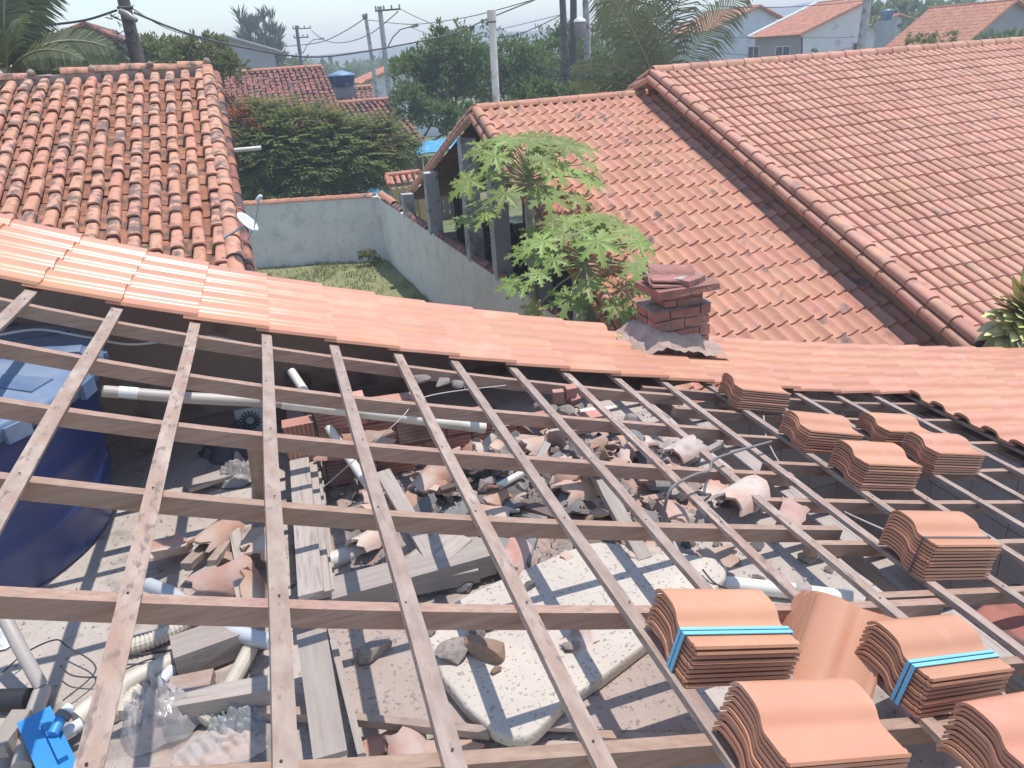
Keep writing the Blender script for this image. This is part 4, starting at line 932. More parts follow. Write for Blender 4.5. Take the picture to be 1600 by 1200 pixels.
def end_strap(root, M, n, dz, y0, m, w_=.012):   # strap running lengthwise over the top and down both ends
    z0 = .0
    for z in TP: 
        if z[0] <= y0: z0 = z[1]
    top = (n-1)*dz+z0+.004; L_ = SL; mb = MB()
    mb.box((-.006,y0-w_,top),(L_+.006,y0+w_,top+.0025), M)
    mb.box((-.0085,y0-w_,-.012),(-.006,y0+w_,top+.0025), M); mb.box((L_+.006,y0-w_,-.012),(L_+.0085,y0+w_,top+.0025), M)
    obj('strap', (mb, m), root)
def stack(label, x, y, n, yaw=0, dz=.0138, sm=None, jx=.0035, z=None, tilt=None):
    zb = (rz(x+.03) if z is None else z)+.008; sl = slope(x+.2) if tilt is None else tilt
    M = T(x,y,zb+.006)@RY(sl)@RZ(yaw)
    s = thing('tile_stack', label, 'tile stack', (x,y,zb), 'stacks of new roof tiles resting on the battens')
    for k in range(n):
        obj('tile', stk_me, s, M@T(random.uniform(-jx,jx)+.0006*k, random.uniform(-.002,.002)+.0008*k, dz*k)@RZ(random.uniform(-.006,.006)))
    if sm: 
        end_strap(s, M, n, dz, .060, sm, .006 if sm is M_strap else .003)
        if sm is M_strap: end_strap(s, M, n, dz, .076, sm, .005)
    return s
stack('big stack of new tiles tied with a blue strap beside the marble slab', .465, -.73, 9, -.01, sm=M_strap)
stack('stack of new tiles with blue strap, right of the slumped tile pile', 1.075, -.885, 9, .06, sm=M_strap)
stack('large unstrapped stack of new tiles nearest the camera at the bottom edge', .455, -1.10, 10, -.02)
stack('stack of new tiles cut off by the bottom right corner', 1.03, -1.225, 11, .06)
stack('strapped stack of new tiles standing alone at the right, ahead of the blue strapped ones', 1.70, -.29, 11, .0, sm=M_strapd)
stack('stack of new tiles at the front of the far group of four', 2.03, .405, 10, .0)
stack('stack of new tiles at the left of the far group of four', 2.02, .80, 9, -.05)
stack('stack of new tiles at the right of the far group of four', 2.66, .60, 9, .0)
stack('stack of new tiles at the back of the far group of four', 2.66, .93, 7, .02)
stack('farthest stack of new tiles, left of the group of four near the laid strip', 2.0, 1.36, 9, -.03)
# fallen pile under the battens
s = thing('tile_stack', 'pile of new tiles slumped on edge between battens beside the blue strapped stacks', 'tile stack', (1.15,-.62,-.5), 'stacks of new roof tiles resting on the battens')
a0 = Vector((.93,-.66,-.50)); ax = Vector((.70,.42,.50)).normalized(); ay = Vector((.50,-.85,.10)); ay = (ay-ax*ay.dot(ax)).normalized(); az_ = ax.cross(ay)
if az_.z < 0: az_ = -az_; ay = -ay
ay = az_.cross(ax)
for k in range(8):
    obj('tile', stk_me, s, frame(a0+ay*(-.05-.016*k)+az_*(.0135*k)+ax*(.010*(k%3)), ax, ay, az_)@RZ(.010*k))
# ---------------------------------------------------------------- things lying on the slab
def board(name, label, cat, a, b, za, zb, w_, t, m, roll=0, group=None, jit=.003, extra=None):
    A = gz(*a, za); B = gz(*b, zb); L_ = (B-A).length
    mb = MB(); n = max(1, int(L_/.25))
    mb.box((0,-w_/2,-t),(L_,w_/2,0), jit=jit)
    return tag(obj(name, (mb, m), None, along(A, B, roll)), label, cat, group)
PG = 'grey planks lying under the frame'
board('plank', 'upper grey plank topping the long stack of boards left of the brick wall', 'plank', (455,577), (486,928), -.36, -.36, .085, .025, M_greyplank, group=PG)
board('plank', 'second plank down in the long stack, its edge showing at the right', 'plank', (468,585), (499,925), -.39, -.39, .085, .03, M_greyplank, group=PG)
board('plank', 'third plank down in the long stack beside the brick wall', 'plank', (475,592), (503,925), -.43, -.43, .085, .03, M_greyplank, group=PG)
board('plank', 'lowest plank of the long stack resting on the slab', 'plank', (478,600), (507,925), -.47, -.48, .085, .035, M_greyplank, group=PG)
board('plank', 'wide grey plank with splintered top end in front of the plywood sheet', 'plank', (487,985), (516,1180), -.38, -.42, .095, .025, M_greyplank, group=PG)
board('plank', 'plank standing on edge along the right of the splintered grey plank', 'plank', (520,1000), (566,1178), -.46, -.46, .02, .10, M_greyplank, group=PG)
board('plank', 'thin reddish plank behind the long stack of boards, near the big rafter', 'plank', (462,850), (474,930), -.45, -.46, .03, .03, M_darkplank, group=PG)
board('beam', 'thick grey beam lying slantwise across the middle of the slab', 'beam', (492,925), (765,853), -.44, -.43, .13, .09, M_greyplank)
board('beam', 'second grey beam lower down touching the slanted thick beam', 'beam', (620,905), (745,880), -.48, -.47, .09, .06, M_greyplank)
board('plank', 'grey plank leaning down to the right through the shards before the brick wall', 'plank', (598,735), (690,895), -.30, -.46, .065, .02, M_greyplank, group=PG)
board('plank', 'dark weathered plank slanting across the rubble left of the centre batten', 'plank', (764,765), (872,803), -.38, -.42, .055, .035, M_darkplank, group=PG)
board('plank', 'short dark plank to the right of the slanting dark one', 'plank', (906,782), (962,812), -.42, -.45, .06, .035, M_darkplank, group=PG)
board('plank', 'dark plank poking from the rubble near the orange shard', 'plank', (846,740), (892,772), -.38, -.42, .06, .03, M_darkplank, group=PG)
board('plank', 'pale split plank pointing down to the marble slab edge', 'plank', (932,735), (1008,872), -.33, -.46, .06, .03, M_greyplank, group=PG)
board('beam', 'dark beam lying behind the marble slab below the split plank', 'beam', (900,838), (1003,868), -.47, -.48, .07, .06, M_darkplank)
board('plank', 'small plank at the slab edge under the far right battens', 'plank', (1018,690), (1050,700), -.5, -.5, .05, .03, M_greyplank, group=PG)
board('beam', 'squat grey beam left of the big batten near the grey pipe', 'beam', (268,1012), (405,962), -.44, -.45, .12, .10, M_greyplank)
board('beam', 'double edged grey beam above the crumpled rags', 'beam', (262,1092), (425,1066), -.44, -.44, .07, .06, M_greyplank)
board('plank', 'brown board end under the double edged beam', 'plank', (262,1075), (330,1062), -.5, -.5, .10, .03, M_batten, group=PG)
board('plank', 'old plank end at the bottom left beside the black pipe', 'plank', (-8,1165), (35,1108), -.47, -.47, .06, .05, M_greyplank, group=PG)
board('lath', 'light lath along the front edge of the plywood sheet, left part', 'lath', (545,1118), (765,1140), -.48, -.48, .025, .025, M_batten)
board('lath', 'light lath along the front edge of the plywood sheet, right part', 'lath', (930,1146), (1092,1152), -.48, -.48, .025, .025, M_batten)
board('lath', 'thin lath crossing the splintered plank on the left', 'lath', (398,1108), (490,1112), -.5, -.5, .03, .03, M_batten)
board('board', 'pale dusty board lying in the sun before the dark corner', 'board', (292,758), (364,735), -.50, -.50, .10, .02, M_greyplank)
board('board', 'grey board half buried in rubble right of the slanting plank', 'board', (658,880), (715,832), -.44, -.42, .16, .02, M_greyplank)
board('board', 'flat stone coloured board in the middle of the rubble', 'board', (690,800), (740,775), -.43, -.40, .16, .03, mat('slate_board', (.24,.23,.225), (.17,.165,.16), 10, .9, .4, var=.1))
board('board', 'grey flat board behind the marble slab, dusty on top', 'board', (760,850), (835,855), -.46, -.46, .20, .025, mat('slate_board2', (.27,.265,.26), (.2,.2,.2), 10, .9, .4, var=.1))
for i, (a, b, lb, w_) in enumerate((((338,860),(392,882),'short wooden offcut crossing over the others by the orange shard',.035),((366,826),(380,905),'upright wooden offcut in the small wood heap left of the big batten',.04),((330,875),(355,845),'wooden offcut under the curved orange tile',.04),((300,905),(338,884),'weathered offcut at the low end of the wood heap',.06),((290,880),(322,850),'ribbed wood offcut beside the bowl shaped shard',.05),((372,905),(380,950),'offcut standing against the big rafter',.035),((395,690),(408,790),'dark prop post under the rafter by the plank stack',.05))):
    board('wood_offcut' if i < 6 else 'prop_post', lb, 'wood' if i < 6 else 'post', a, b, -.47+.02*(i%3) if i < 6 else .0, -.47+.015*(i%2) if i < 6 else -.5, w_, .03, M_greyplank if i%2 else M_batten)
# plywood sheet and the marble slab
M_ply = mat('dusty_plywood', (.39,.31,.265), (.33,.26,.22), 4, .9, .3, 60, var=0, speck=(.22,.17,.15), speck_scale=70, speck_amt=.60)
P = [gz(x,y,-.515) for x,y in ((508,968),(760,952),(1030,985),(1092,1143),(735,1134),(545,1112))]
tag(obj('plywood_sheet', (MB().prism([(p.x,p.y) for p in P], -.530, -.515), M_ply)), 'brown dusty plywood sheet under the marble slab', 'sheet')
M_marble = mat('stained_marble', (.55,.485,.41), (.48,.415,.35), 5, .7, .15, 60, var=0, detail=10, stain=[((.44,.385,.34),3,.52,.4)], speck=(.27,.22,.195), speck_scale=85, speck_amt=.605)
P = [(664,972),(668,1000),(690,1058),(728,1105),(772,1142),(800,1153),(822,1152),(838,1142),(880,1098),(915,1074),(940,1058),(1000,1012),(1060,968),(1112,928),(1134,900),(1136,884),(1122,872),(1060,862),(1000,852),(940,846),(920,848),(880,862),(835,882),(770,910),(735,926),(690,952)]
P = [gz(x,y,-.463) for x,y in P]; cx = sum(p.x for p in P)/len(P); cy = sum(p.y for p in P)/len(P); n = len(P)
mb = MB(); ringz = [(-.512,.985),(-.505,1.),(-.475,1.),(-.465,.99),(-.463,.975)]
V = []
for z, k in ringz: V += [(cx+(p.x-cx)*k, cy+(p.y-cy)*k, z) for p in P]
for r_ in range(4): mb.f += [(r_*n+i,(r_+1)*n+i,(r_+1)*n+(i+1)%n,r_*n+(i+1)%n) for i in range(n)]
mb.v = V; mb.m = [0]*len(mb.f); mb.sm = [True]*len(mb.f); mb.f += [tuple(range(4*n,5*n))[::-1], tuple(range(n))]; mb.m += [0,0]; mb.sm += [False,False]
me = mb.mesh('marble', M_marble); bm = bmesh.new(); bm.from_mesh(me); bmesh.ops.recalc_face_normals(bm, faces=bm.faces); bm.to_mesh(me); bm.free()
tag(obj('marble_slab', me), 'large cracked white speckled marble slab with rounded corners lying on the plywood', 'slab')

# hollow brick wall on the slab
M_hb = mat('hollow_clay_brick', (.52,.26,.20), (.42,.20,.155), 6, .9, .2, 40, var=.14, hue=.008, stain=[((.46,.36,.30),5,.44,.2),((.17,.10,.09),3,.42,.2)])
bwl = thing('hollow_brick_wall', 'low wall of grooved hollow red bricks with a broken sloping top', 'brick wall', (.4,1.42,SZ))
def hbrick(L_, H, W_=.09):
    mb = MB(); n = 7; V = []; F = []; prof = []
    for k in range(n): z = H*k/n; prof += [(0,z+.002),(0,z+H/n*.62),(.006,z+H/n*.70),(.006,z+H/n*.95)]
    prof.append((0,H)); m_ = len(prof)
    for x in (0,L_): V += [(x,d,z) for d,z in prof]
    mb.add(V, [(i,m_+i,m_+i+1,i+1) for i in range(m_-1)])
    mb.add([(0,0,0),(L_,0,0),(L_,W_,0),(0,W_,0),(0,0,H),(L_,0,H),(L_,W_,H),(0,W_,H)], [(3,2,1,0),(4,5,6,7),(1,2,6,5),(2,3,7,6),(3,0,4,7)])
    return mb.mesh('brick', M_hb)
hb_full = hbrick(.235,.140); hb_half = hbrick(.115,.140); hb_low = hbrick(.235,.095)
for r_ in range(4):
    x = -.30+(.12 if r_%2 else 0); z = SZ+.005+r_*.153
    while x < 1.18:
        top = rz(x+.12)-.125
        if z+.14 < top: obj('brick', hb_full, bwl, T(x+random.uniform(-.003,.003), 1.37+random.uniform(-.006,.006), z)@RZ(random.uniform(-.012,.012)))
        elif z+.095 < top: obj('brick', hb_low, bwl, T(x,1.37,z)@RY(.05))
        x += .248
for r_ in range(3): obj('brick', hb_half, bwl, T(-.32,1.365,SZ+.01+r_*.122)@RY(-math.pi/2)@Matrix.Scale(1.02,4))
mb = MB()
for k in range(15):
    x = -.31+.1*k; top = rz(x+.1)-.17
    if x < 1.15: mb.box((x,1.385,SZ),(x+.1,1.45,max(SZ+.05,min(top,SZ+.60))), jit=.006)
obj('mortar_core', (mb, M_mortar), bwl)
def rock_me(seed, m, sub=2, amp=.45, sx=1, sy=1, sz=1):
    rnd = random.Random(seed); bm = bmesh.new(); bmesh.ops.create_icosphere(bm, subdivisions=sub, radius=1)
    pl = [(Vector((rnd.gauss(0,1),rnd.gauss(0,1),rnd.gauss(0,1))).normalized(), rnd.uniform(.45,.85)) for _ in range(9)]
    for v in bm.verts:
        p = v.co.copy()
        for n_, d in pl:
            t = p.dot(n_)
            if t > d: p -= n_*(t-d)
        p *= 1+amp*.25*noise.noise(v.co*2.2+Vector((seed,0,0))); v.co = Vector((p.x*sx,p.y*sy,p.z*sz))
    me = bpy.data.meshes.new('chunk'); bm.to_mesh(me); bm.free(); me.materials.append(m); return me
M_chunk = mat('concrete_chunk', (.44,.37,.325), (.33,.275,.24), 5, .95, .7, 30, var=.2, detail=9, stain=[((.22,.18,.16),4,.44,.2)])
M_chunkd = mat('dark_chunk', (.20,.185,.18), (.13,.12,.115), 6, .95, .6, 30, var=.25)
M_brownrock = mat('brown_stone', (.40,.265,.195), (.30,.195,.145), 6, .95, .6, 30, var=0)
for k, (px, py, s_) in enumerate(((655,592,.05),(690,597,.06),(715,601,.05),(735,605,.04),(862,640,.05),(885,638,.06),(905,635,.04),(840,632,.04))):
    p = gy(px, py, 1.40); obj('mortar_lump', rock_me(100+k, M_chunk, 2, .5, 1.2, .7, .45), bwl, T(p)@RZ(k)@Matrix.Scale(s_,4))
for k, (px, py) in enumerate(((865,622),(885,615),(890,630))):
    p = gy(px, py, 1.42); obj('brick', hb_half, bwl, T(p-ZUP*.04)@RZ(.2*k-.2)@RX(.2*k)@Matrix.Scale(.5,4))
# stones and chunks one can pick out
def chunk(px, py, size, m, label, seed, z=SZ, sq=(1,.8,.6), cat='rubble', name='concrete_chunk', group=None, rot=0):
    p = gz(px, py, z+size*sq[2]*.5); me = rock_me(seed, m, 2, .5, *sq)
    return tag(obj(name, me, None, T(p)@RZ(rot)@RX(.2*math.sin(seed))@Matrix.Scale(size,4)), label, cat, group)
chunk(583,1015,.072,M_chunk,'pale angular stone alone on the plywood sheet',1,-.515,(1,.8,.55),rot=.5)
chunk(708,1015,.075,M_chunk,'flat topped grey stone on the left corner of the marble slab',2,-.463,(1,.8,.45))
chunk(757,1014,.085,M_brownrock,'brown block shaped stone on the marble slab',3,-.463,(1,.62,.55),rot=-.75)
chunk(775,1047,.022,M_brownrock,'small brown stone touching the brown block',4,-.463)
chunk(745,985,.042,M_chunk,'small pale stone behind the brown block on the slab',5,-.463)
chunk(768,978,.03,M_chunk,'smaller stone at the rear edge of the slab by the big rafter',6,-.463)
chunk(672,985,.03,M_chunk,'little pale stone at the left tip of the marble slab',7,-.463)
chunk(893,1008,.034,M_chunk,'grey stone beside a red shard in the middle of the marble slab',8,-.463)
chunk(826,916,.032,M_chunkd,'dark grey stone at the rear left edge of the marble slab',9,-.463)
chunk(1262,868,.055,M_chunk,'sloped pale stone next to a broken bowl at the slab edge',10,SZ,(1,.7,.6))
chunk(720,915,.075,M_chunkd,'dark grey concrete lump left of the marble slab tip',11,SZ,(1,.7,.4))
chunk(1035,652,.05,M_chunk,'pale plaster lump beside the white pipe at the far side',12,SZ+.02)
chunk(985,655,.05,M_chunk,'plaster lump left of the far white pipe',13,SZ+.1)
chunk(1075,850,.035,M_chunkd,'dark flat stone just behind the right corner of the slab',14,SZ,(1,.7,.4))
chunk(1180,855,.05,M_chunkd,'grey stone on bare concrete near the plate beam',15,SZ,(1.2,.7,.3))
# tile shards
M_shard = mat('broken_tile', (.45,.24,.165), (.38,.195,.135), 7, .9, .2, 40, var=.16, hue=.012, stain=[((.50,.42,.36),5,.64,.3),((.2,.12,.1),5,.38,.15)])
def shard_me(seed, r=.075, arc=130, L_=.2, t=.012, m=None):
    rnd = random.Random(seed); nu, nv_ = 8, 5; top = []; bot = []
    for j in range(nv_):
        v = j/(nv_-1)
        for i in range(nu):
            u = i/(nu-1); a = R(-arc/2+arc*(u+(.10*rnd.uniform(-1,1) if i in (0,nu-1) else 0))); x = L_*(v-.5)+(L_*.13*rnd.uniform(-1,1) if j in (0,nv_-1) else 0)
            rr = r*(1+.12*v); top.append((x, rr*math.sin(a), rr*math.cos(a)-r)); bot.append((x, (rr-t)*math.sin(a), (rr-t)*math.cos(a)-r))
    mb = MB(); N_ = nu*nv_
    q = [(j*nu+i,j*nu+i+1,(j+1)*nu+i+1,(j+1)*nu+i) for j in range(nv_-1) for i in range(nu-1)]
    mb.add(top, [f[::-1] for f in q], 0, True); mb.add(bot, q, 0, True)
    ring = list(range(nu))+[j*nu+nu-1 for j in range(1,nv_)]+[(nv_-1)*nu+i for i in range(nu-2,-1,-1)]+[j*nu for j in range(nv_-2,0,-1)]
    V = [top[i] for i in ring]+[bot[i] for i in ring]; n_ = len(ring); mb.add(V, [(i,(i+1)%n_,n_+(i+1)%n_,n_+i) for i in range(n_)])
    return mb.mesh('shard', m or M_shard)
def shard(px, py, z, label, seed, L_=.2, arc=130, r=.075, rz_=0, rx=0, ry=0, m=None):
    return tag(obj('tile_shard', shard_me(seed, r, arc, L_, .012, m), None, T(gz(px,py,z))@RZ(rz_)@RY(ry)@RX(rx)), label, 'tile shard')
shard(265,868,-.50,'bowl shaped orange shard lying open side up on bare concrete',21,.17,150,.075,.5,2.9,.2,)
shard(338,826,-.42,'curved orange shard arched over the wood heap',22,.19,140,.07,.9,.2,.1)
shard(350,905,-.44,'large orange shard leaning behind the big rafter at the left',23,.22,70,.11,.3,.7,.1)
shard(402,925,-.42,'orange shard standing beside the long thin batten',24,.2,60,.12,1.6,1.0,0)
shard(578,832,-.42,'round arched tile shard beside the white pipe piece',25,.17,150,.055,.6,0,.15)
shard(560,700,-.36,'long reddish half tile lying by the slanted thin pipe',26,.36,130,.075,-.25,-.2,.05)
shard(575,690,-.30,'pale pink shard leaning over the reddish half tile',27,.22,50,.12,-.2,.8,0)
shard(672,738,-.36,'curved orange shard at the foot of the brick wall',28,.19,150,.07,.7,.1,-.2)
shard(700,765,-.38,'pink shard with broken rim in front of the brick wall',29,.14,80,.08,2.,.5,.2)
shard(770,805,-.40,'salmon shard half in shadow right of the slate board',30,.17,90,.09,-.6,.4,.1)
shard(815,865,-.44,'bright orange shard leaning at the rear of the marble slab',31,.18,75,.10,.9,.75,.25)
shard(905,750,-.36,'wide arched orange shard under the centre rafter',32,.21,150,.08,.35,.1,.1)
shard(868,735,-.36,'red brick coloured shard behind the wide arched one',33,.15,60,.1,.1,.6,0)
shard(1165,765,-.42,'large pink half tile propped on the stones at the right of the rubble',34,.23,130,.085,.4,.25,.1)
shard(1118,765,-.44,'reddish flat shard left of the propped half tile',35,.15,50,.12,.8,.3,.2)
shard(1070,695,-.40,'pink curved shard at the far side of the rubble heap',36,.17,120,.075,.3,.2,0)
shard(1060,800,-.42,'orange wedge shard near the bent grey cable',37,.15,60,.1,1.2,.5,.2)
shard(840,690,-.34,'beige curved shard standing against the brick wall',38,.16,100,.08,.4,.3,.3)
shard(862,683,-.32,'upright u shaped shard against the brick wall',39,.12,160,.05,1.5,0,1.2)
shard(1010,865,-.46,'red shard behind the marble slab, under the split plank',40,.12,70,.08,.2,.3,0)
shard(1120,870,-.50,'dull red shard lying past the right corner of the slab',41,.14,40,.15,-.3,.1,0)
shard(905,1000,-.455,'flat red shard on the middle of the marble slab',42,.09,40,.12,.5,.1,.05)
shard(885,868,-.455,'tiny dark red shard near the rear edge of the slab',43,.035,50,.05,.5,.3,0)
shard(1240,800,-.5,'orange shard beside the plate beam under the right battens',44,.16,70,.09,.8,.3,0)
shard(640,1165,-.5,'fan shaped tile shard in front of the laths',45,.11,110,.07,1.5,.2,-.1)
shard(600,1160,-.53,'narrow pale shard left of the fan shaped one',46,.14,40,.1,.1,.1,0)
shard(705,1170,-.52,'grey pink shard right of the fan shaped one',47,.16,60,.1,-.2,.1,0)
shard(395,838,-.44,'dark stacked shard behind the wood heap',48,.16,140,.06,1.2,0,.1)
shard(408,846,-.41,'second dark shard nested on the stacked one',49,.14,140,.06,1.1,0,.1)
# heap of smaller debris between brick wall and marble slab
def heap_z(x, y):
    a = max(0, 1-abs((x-.45)/.95)**2.2); b = max(0, 1-abs((y-.86)/.52)**2.2); return SZ+.16*a*b*(1+.5*noise.noise((x*4,y*4,1)))
M_heap = mat('rubble_dust', (.42,.35,.305), (.30,.25,.22), 7, .95, .9, 30, var=0, detail=10, stain=[((.15,.13,.12),5,.5,.2),((.45,.27,.2),6,.42,.15)])
n_ = 56; V = [(-.55+2.0*i/(n_-1), .25+1.12*j/(n_-1)) for j in range(n_) for i in range(n_)]
V = [(x,y,heap_z(x,y)-.012+.02*noise.noise((x*13,y*13,2))+.01*noise.noise((x*31,y*31,2))) for x,y in V]
tag(obj('rubble_heap', (MB().add(V, [(j*n_+i,j*n_+i+1,(j+1)*n_+i+1,(j+1)*n_+i) for j in range(n_-1) for i in range(n_-1)], 0, True), M_heap)), 'dusty mound of fine rubble and mortar between brick wall and marble slab', None, None, 'stuff')
sh_mes = [shard_me(200+k, .05+.03*(k%3), 60+20*(k%4), .09+.02*(k%4)) for k in range(9)]
gsh = [shard_me(220+k, .08, 50+15*k, .13, .012, M_chunkd) for k in range(4)]
rk_mes = [rock_me(300+k, M_chunk, 1, .5, 1, .75, .55) for k in range(8)]; rd_mes = [rock_me(330+k, M_chunkd, 1, .5, 1, .7, .5) for k in range(5)]
wd_mes = [MB().box((-.09-.02*k,-.014,-.01),(.09+.02*k,.014,.01), jit=.004).mesh('offcut', M_darkplank if k%2 else M_greyplank) for k in range(4)]
rnd = random.Random(91)
for k in range(270):
    x = rnd.gauss(.68,.45); y = rnd.gauss(.82,.28)
    if not (-.3 < x < 1.45 and .40 < y < 1.33): continue
    if gz(0,0,0) and (x-.45)*.5+y < .52: continue
    z = heap_z(x,y)+rnd.uniform(0,.035); q = rnd.random(); E_ = RZ(rnd.uniform(0,6.28))@RX(rnd.gauss(0,.45))@RY(rnd.gauss(0,.35))
    if q < .26: tag(obj('tile_shard', sh_mes[rnd.randrange(9)], None, T(x,y,z+.03)@E_@Matrix.Scale(rnd.uniform(.6,1.15),4)), 'small broken piece of red roof tile in the rubble heap', 'tile shard', 'red tile pieces in the rubble heap')
    elif q < .40: tag(obj('tile_shard', gsh[rnd.randrange(4)], None, T(x,y,z+.035)@E_@Matrix.Scale(rnd.uniform(.6,1.2),4)), 'dark grey broken sheet piece in the rubble heap', 'shard', 'grey pieces in the rubble heap')
    elif q < .74: tag(obj('concrete_chunk', rk_mes[rnd.randrange(8)], None, T(x,y,z)@E_@Matrix.Scale(rnd.uniform(.02,.062),4)), 'pale lump of mortar or concrete in the rubble heap', 'rubble', 'pale lumps in the rubble heap')
    elif q < .90: tag(obj('concrete_chunk', rd_mes[rnd.randrange(5)], None, T(x,y,z)@E_@Matrix.Scale(rnd.uniform(.025,.06),4)), 'dark lump of debris in the rubble heap', 'rubble', 'dark lumps in the rubble heap')
    else: tag(obj('wood_offcut', wd_mes[rnd.randrange(4)], None, T(x,y,z+.03)@E_), 'small wooden offcut in the rubble heap', 'wood', 'wood offcuts in the rubble heap')
for k in range(46):   # scattered pieces beyond the heap
    x = rnd.uniform(.5,1.5); y = rnd.uniform(-.1,1.9)
    if (x-.4)*.55+.05 > y and x < 1.12: continue
    tag(obj('concrete_chunk', rk_mes[rnd.randrange(8)], None, T(x,y,SZ+.008)@RZ(rnd.uniform(0,6))@Matrix.Scale(rnd.uniform(.010,.032),4)), 'small pale lump scattered over the bare slab', 'rubble', 'pale lumps scattered on the slab')
mb = MB()
for k in range(3200):
    if rnd.random() < .55: x = rnd.gauss(.6,.6); y = rnd.gauss(.7,.5)
    else: x = rnd.uniform(-2,1.5); y = rnd.uniform(-1.3,2.4)
    if not (-2 < x < 1.55 and -1.5 < y < 2.5): continue
    s_ = rnd.uniform(.002,.008); z = (heap_z(x,y) if y > .3 else SZ)+.004
    c = Vector((x,y,z)); d = [Vector((rnd.gauss(0,s_),rnd.gauss(0,s_),rnd.gauss(0,s_*.7))) for _ in range(4)]
    mb.add([c+q for q in d], [(0,1,2),(0,2,3),(0,3,1),(1,3,2)])
tag(obj('grit', (mb, mat('grit', (.40,.33,.29), (.22,.18,.16), 3, .95, var=.35, island=True))), 'fine grit and crumbs over the slab', None, None, 'stuff')
# bare mud heap and crumbs at the lower left
n_ = 40; V = []
for j in range(n_):
    for i in range(n_):
        u, v = i/(n_-1), j/(n_-1); x = -1.5+1.2*u; y = -.75+1.25*v; e = math.sin(math.pi*u)**.6*math.sin(math.pi*v)**.6
        V.append((x,y,SZ-.03+e*(.045+.03*noise.noise((x*4,y*4,5))+.022*abs(noise.noise((x*9,y*14,1)))+.010*noise.noise((x*30,y*30,2)))))
tag(obj('dirt_patch', (MB().add(V, [(j*n_+i,j*n_+i+1,(j+1)*n_+i+1,(j+1)*n_+i) for j in range(n_-1) for i in range(n_-1)], 0, True), M_heap)), 'lumpy dried mortar and dirt crust at the lower left of the slab', None, None, 'stuff')

# water tank under the frame
M_tank = mat('dark_blue_plastic', (.04,.06,.19), (.03,.048,.155), 3, .38, 0, var=0, stain=[((.10,.11,.16),1.6,.47,.25)])
M_lid = mat('dusty_blue_lid', (.13,.19,.30), (.095,.15,.25), 4, .5, .05, 30, var=0, stain=[((.27,.31,.38),2.2,.52,.25)], speck=(.30,.36,.44), speck_scale=70, speck_amt=.69)
TC = Vector((-2.05,1.56,SZ)); wt_ = thing('water_tank', 'big dark blue water tank with dusty lid under the left of the frame', 'water tank', TC)
prof = [(.70,.0),(.735,.012)]
for k in range(24):
    z = .02+.72*k/23; prof.append((.735+.095*k/23+(.012 if k in (6,7,13,14,20,21) else 0), z))
obj('body', (MB().lathe(prof, 56), M_tank), wt_, T(TC))
LZ = Matrix.Translation((0,0,.11))
lp = [(.835,.60),(.875,.605),(.88,.66),(.865,.675),(.84,.68),(.80,.70),(.55,.735),(.30,.765),(.26,.785),(.10,.79),(.01,.79)]
ld = obj('lid', (MB().lathe(lp, 56), M_lid), wt_, T(TC)@LZ)
for k in range(12):
    a = k*math.pi/6+.1; mb = MB().box((.32,-.05,.0),(.80,.05,.018)); mb.v = [(x,y*(.5+x),z*.7+.759-.13*(x-.3)) for x,y,z in mb.v]
    obj('rib', (mb, M_lid), ld, T(TC)@LZ@RZ(a))
for k in range(14): obj('clip', (MB().box((.868,-.05,.59),(.892,.05,.655)), M_lid), ld, T(TC)@LZ@RZ(k*2*math.pi/14+.2))

# pipes, hoses and cables
def pipe(label, P, r, m, name='pipe', cat='pipe', n=12, rings=None, group=None):
    P = [Vector(p) for p in P]; c = P[0]; b = tag(obj(name, (MB().tube([p-c for p in P], r, n), m), None, T(c)), label, cat, group); return b
M_pvcg = mat('greyish_pvc', (.46,.41,.37), (.38,.335,.30), 3, .5, 0, var=.06, stain=(.3,.24,.2), stain_scale=5, stain_amt=.4)
M_pvcb = mat('bluish_pvc', (.52,.54,.56), (.44,.46,.48), 3, .4, 0, var=.05)
def up(px, py, dz): return gz(px, py, SZ+dz)
pipe('long white pipe hung below the rafters over the brick wall', [gy(440,629,1.24), gy(600,648,1.24), gy(757,668,1.24)], .029, M_pvc)
pipe('brownish grey pipe continuing the long white pipe to the tank', [gy(160,611,1.24), gy(300,622,1.24), gy(441,629,1.24)], .025, M_pvcg)
tag(obj('pipe_label', (MB().tube([gy(186,612.5,1.24), gy(216,615,1.24)], .0258, 12), M_dish)), 'white paper label wrapped round the brownish pipe near the tank', 'label')
pipe('thin white pipe slanting down from the rafters to the shards', [gy(455,580,1.72), gz(545,715,-.33), gz(582,768,-.43)], .022, M_pvc)
for k, (px, py) in enumerate(((501,652),)): pass
pipe('white pipe lying on the far rubble under the right rafters', [gy(905,648,1.62), gy(955,643,1.62), gy(1012,634,1.62)], .034, M_pvc)
pipe('long pale pipe running along the far right below the new tile stacks', [gy(1120,628,2.0), gy(1250,640,2.0), gy(1462,646,2.0)], .034, M_pvcg)
pipe('pale pipe lying on the slab right of the marble corner', [up(1128,912,.03), up(1225,922,.03), up(1332,936,.03)], .030, M_pvc)
pipe('grey coupling on the pale pipe right of the marble corner', [up(1243,924,.03), up(1268,928,.03)], .032, M_greyplank)
pipe('white pipe piece lying behind the thick slanted beam', [up(496,884,.07), up(540,868,.07), up(592,846,.07)], .036, M_pvc)
pipe('bluish grey bent pipe passing under the big rafter at the left', [up(232,914,.06), up(262,925,.07), up(320,962,.09), up(370,990,.09), up(425,1003,.09)], .029, M_pvcb)
pipe('short grey pipe slanting at the lower left edge', [gz(2,955,-.30), gz(30,1010,-.38), gz(64,1072,-.50)], .022, M_pvcg)
pipe('brown clay coloured pipe below the short grey one', [up(66,1078,.04), up(48,1130,.04), up(33,1200,.04)], .028, M_pvcg)
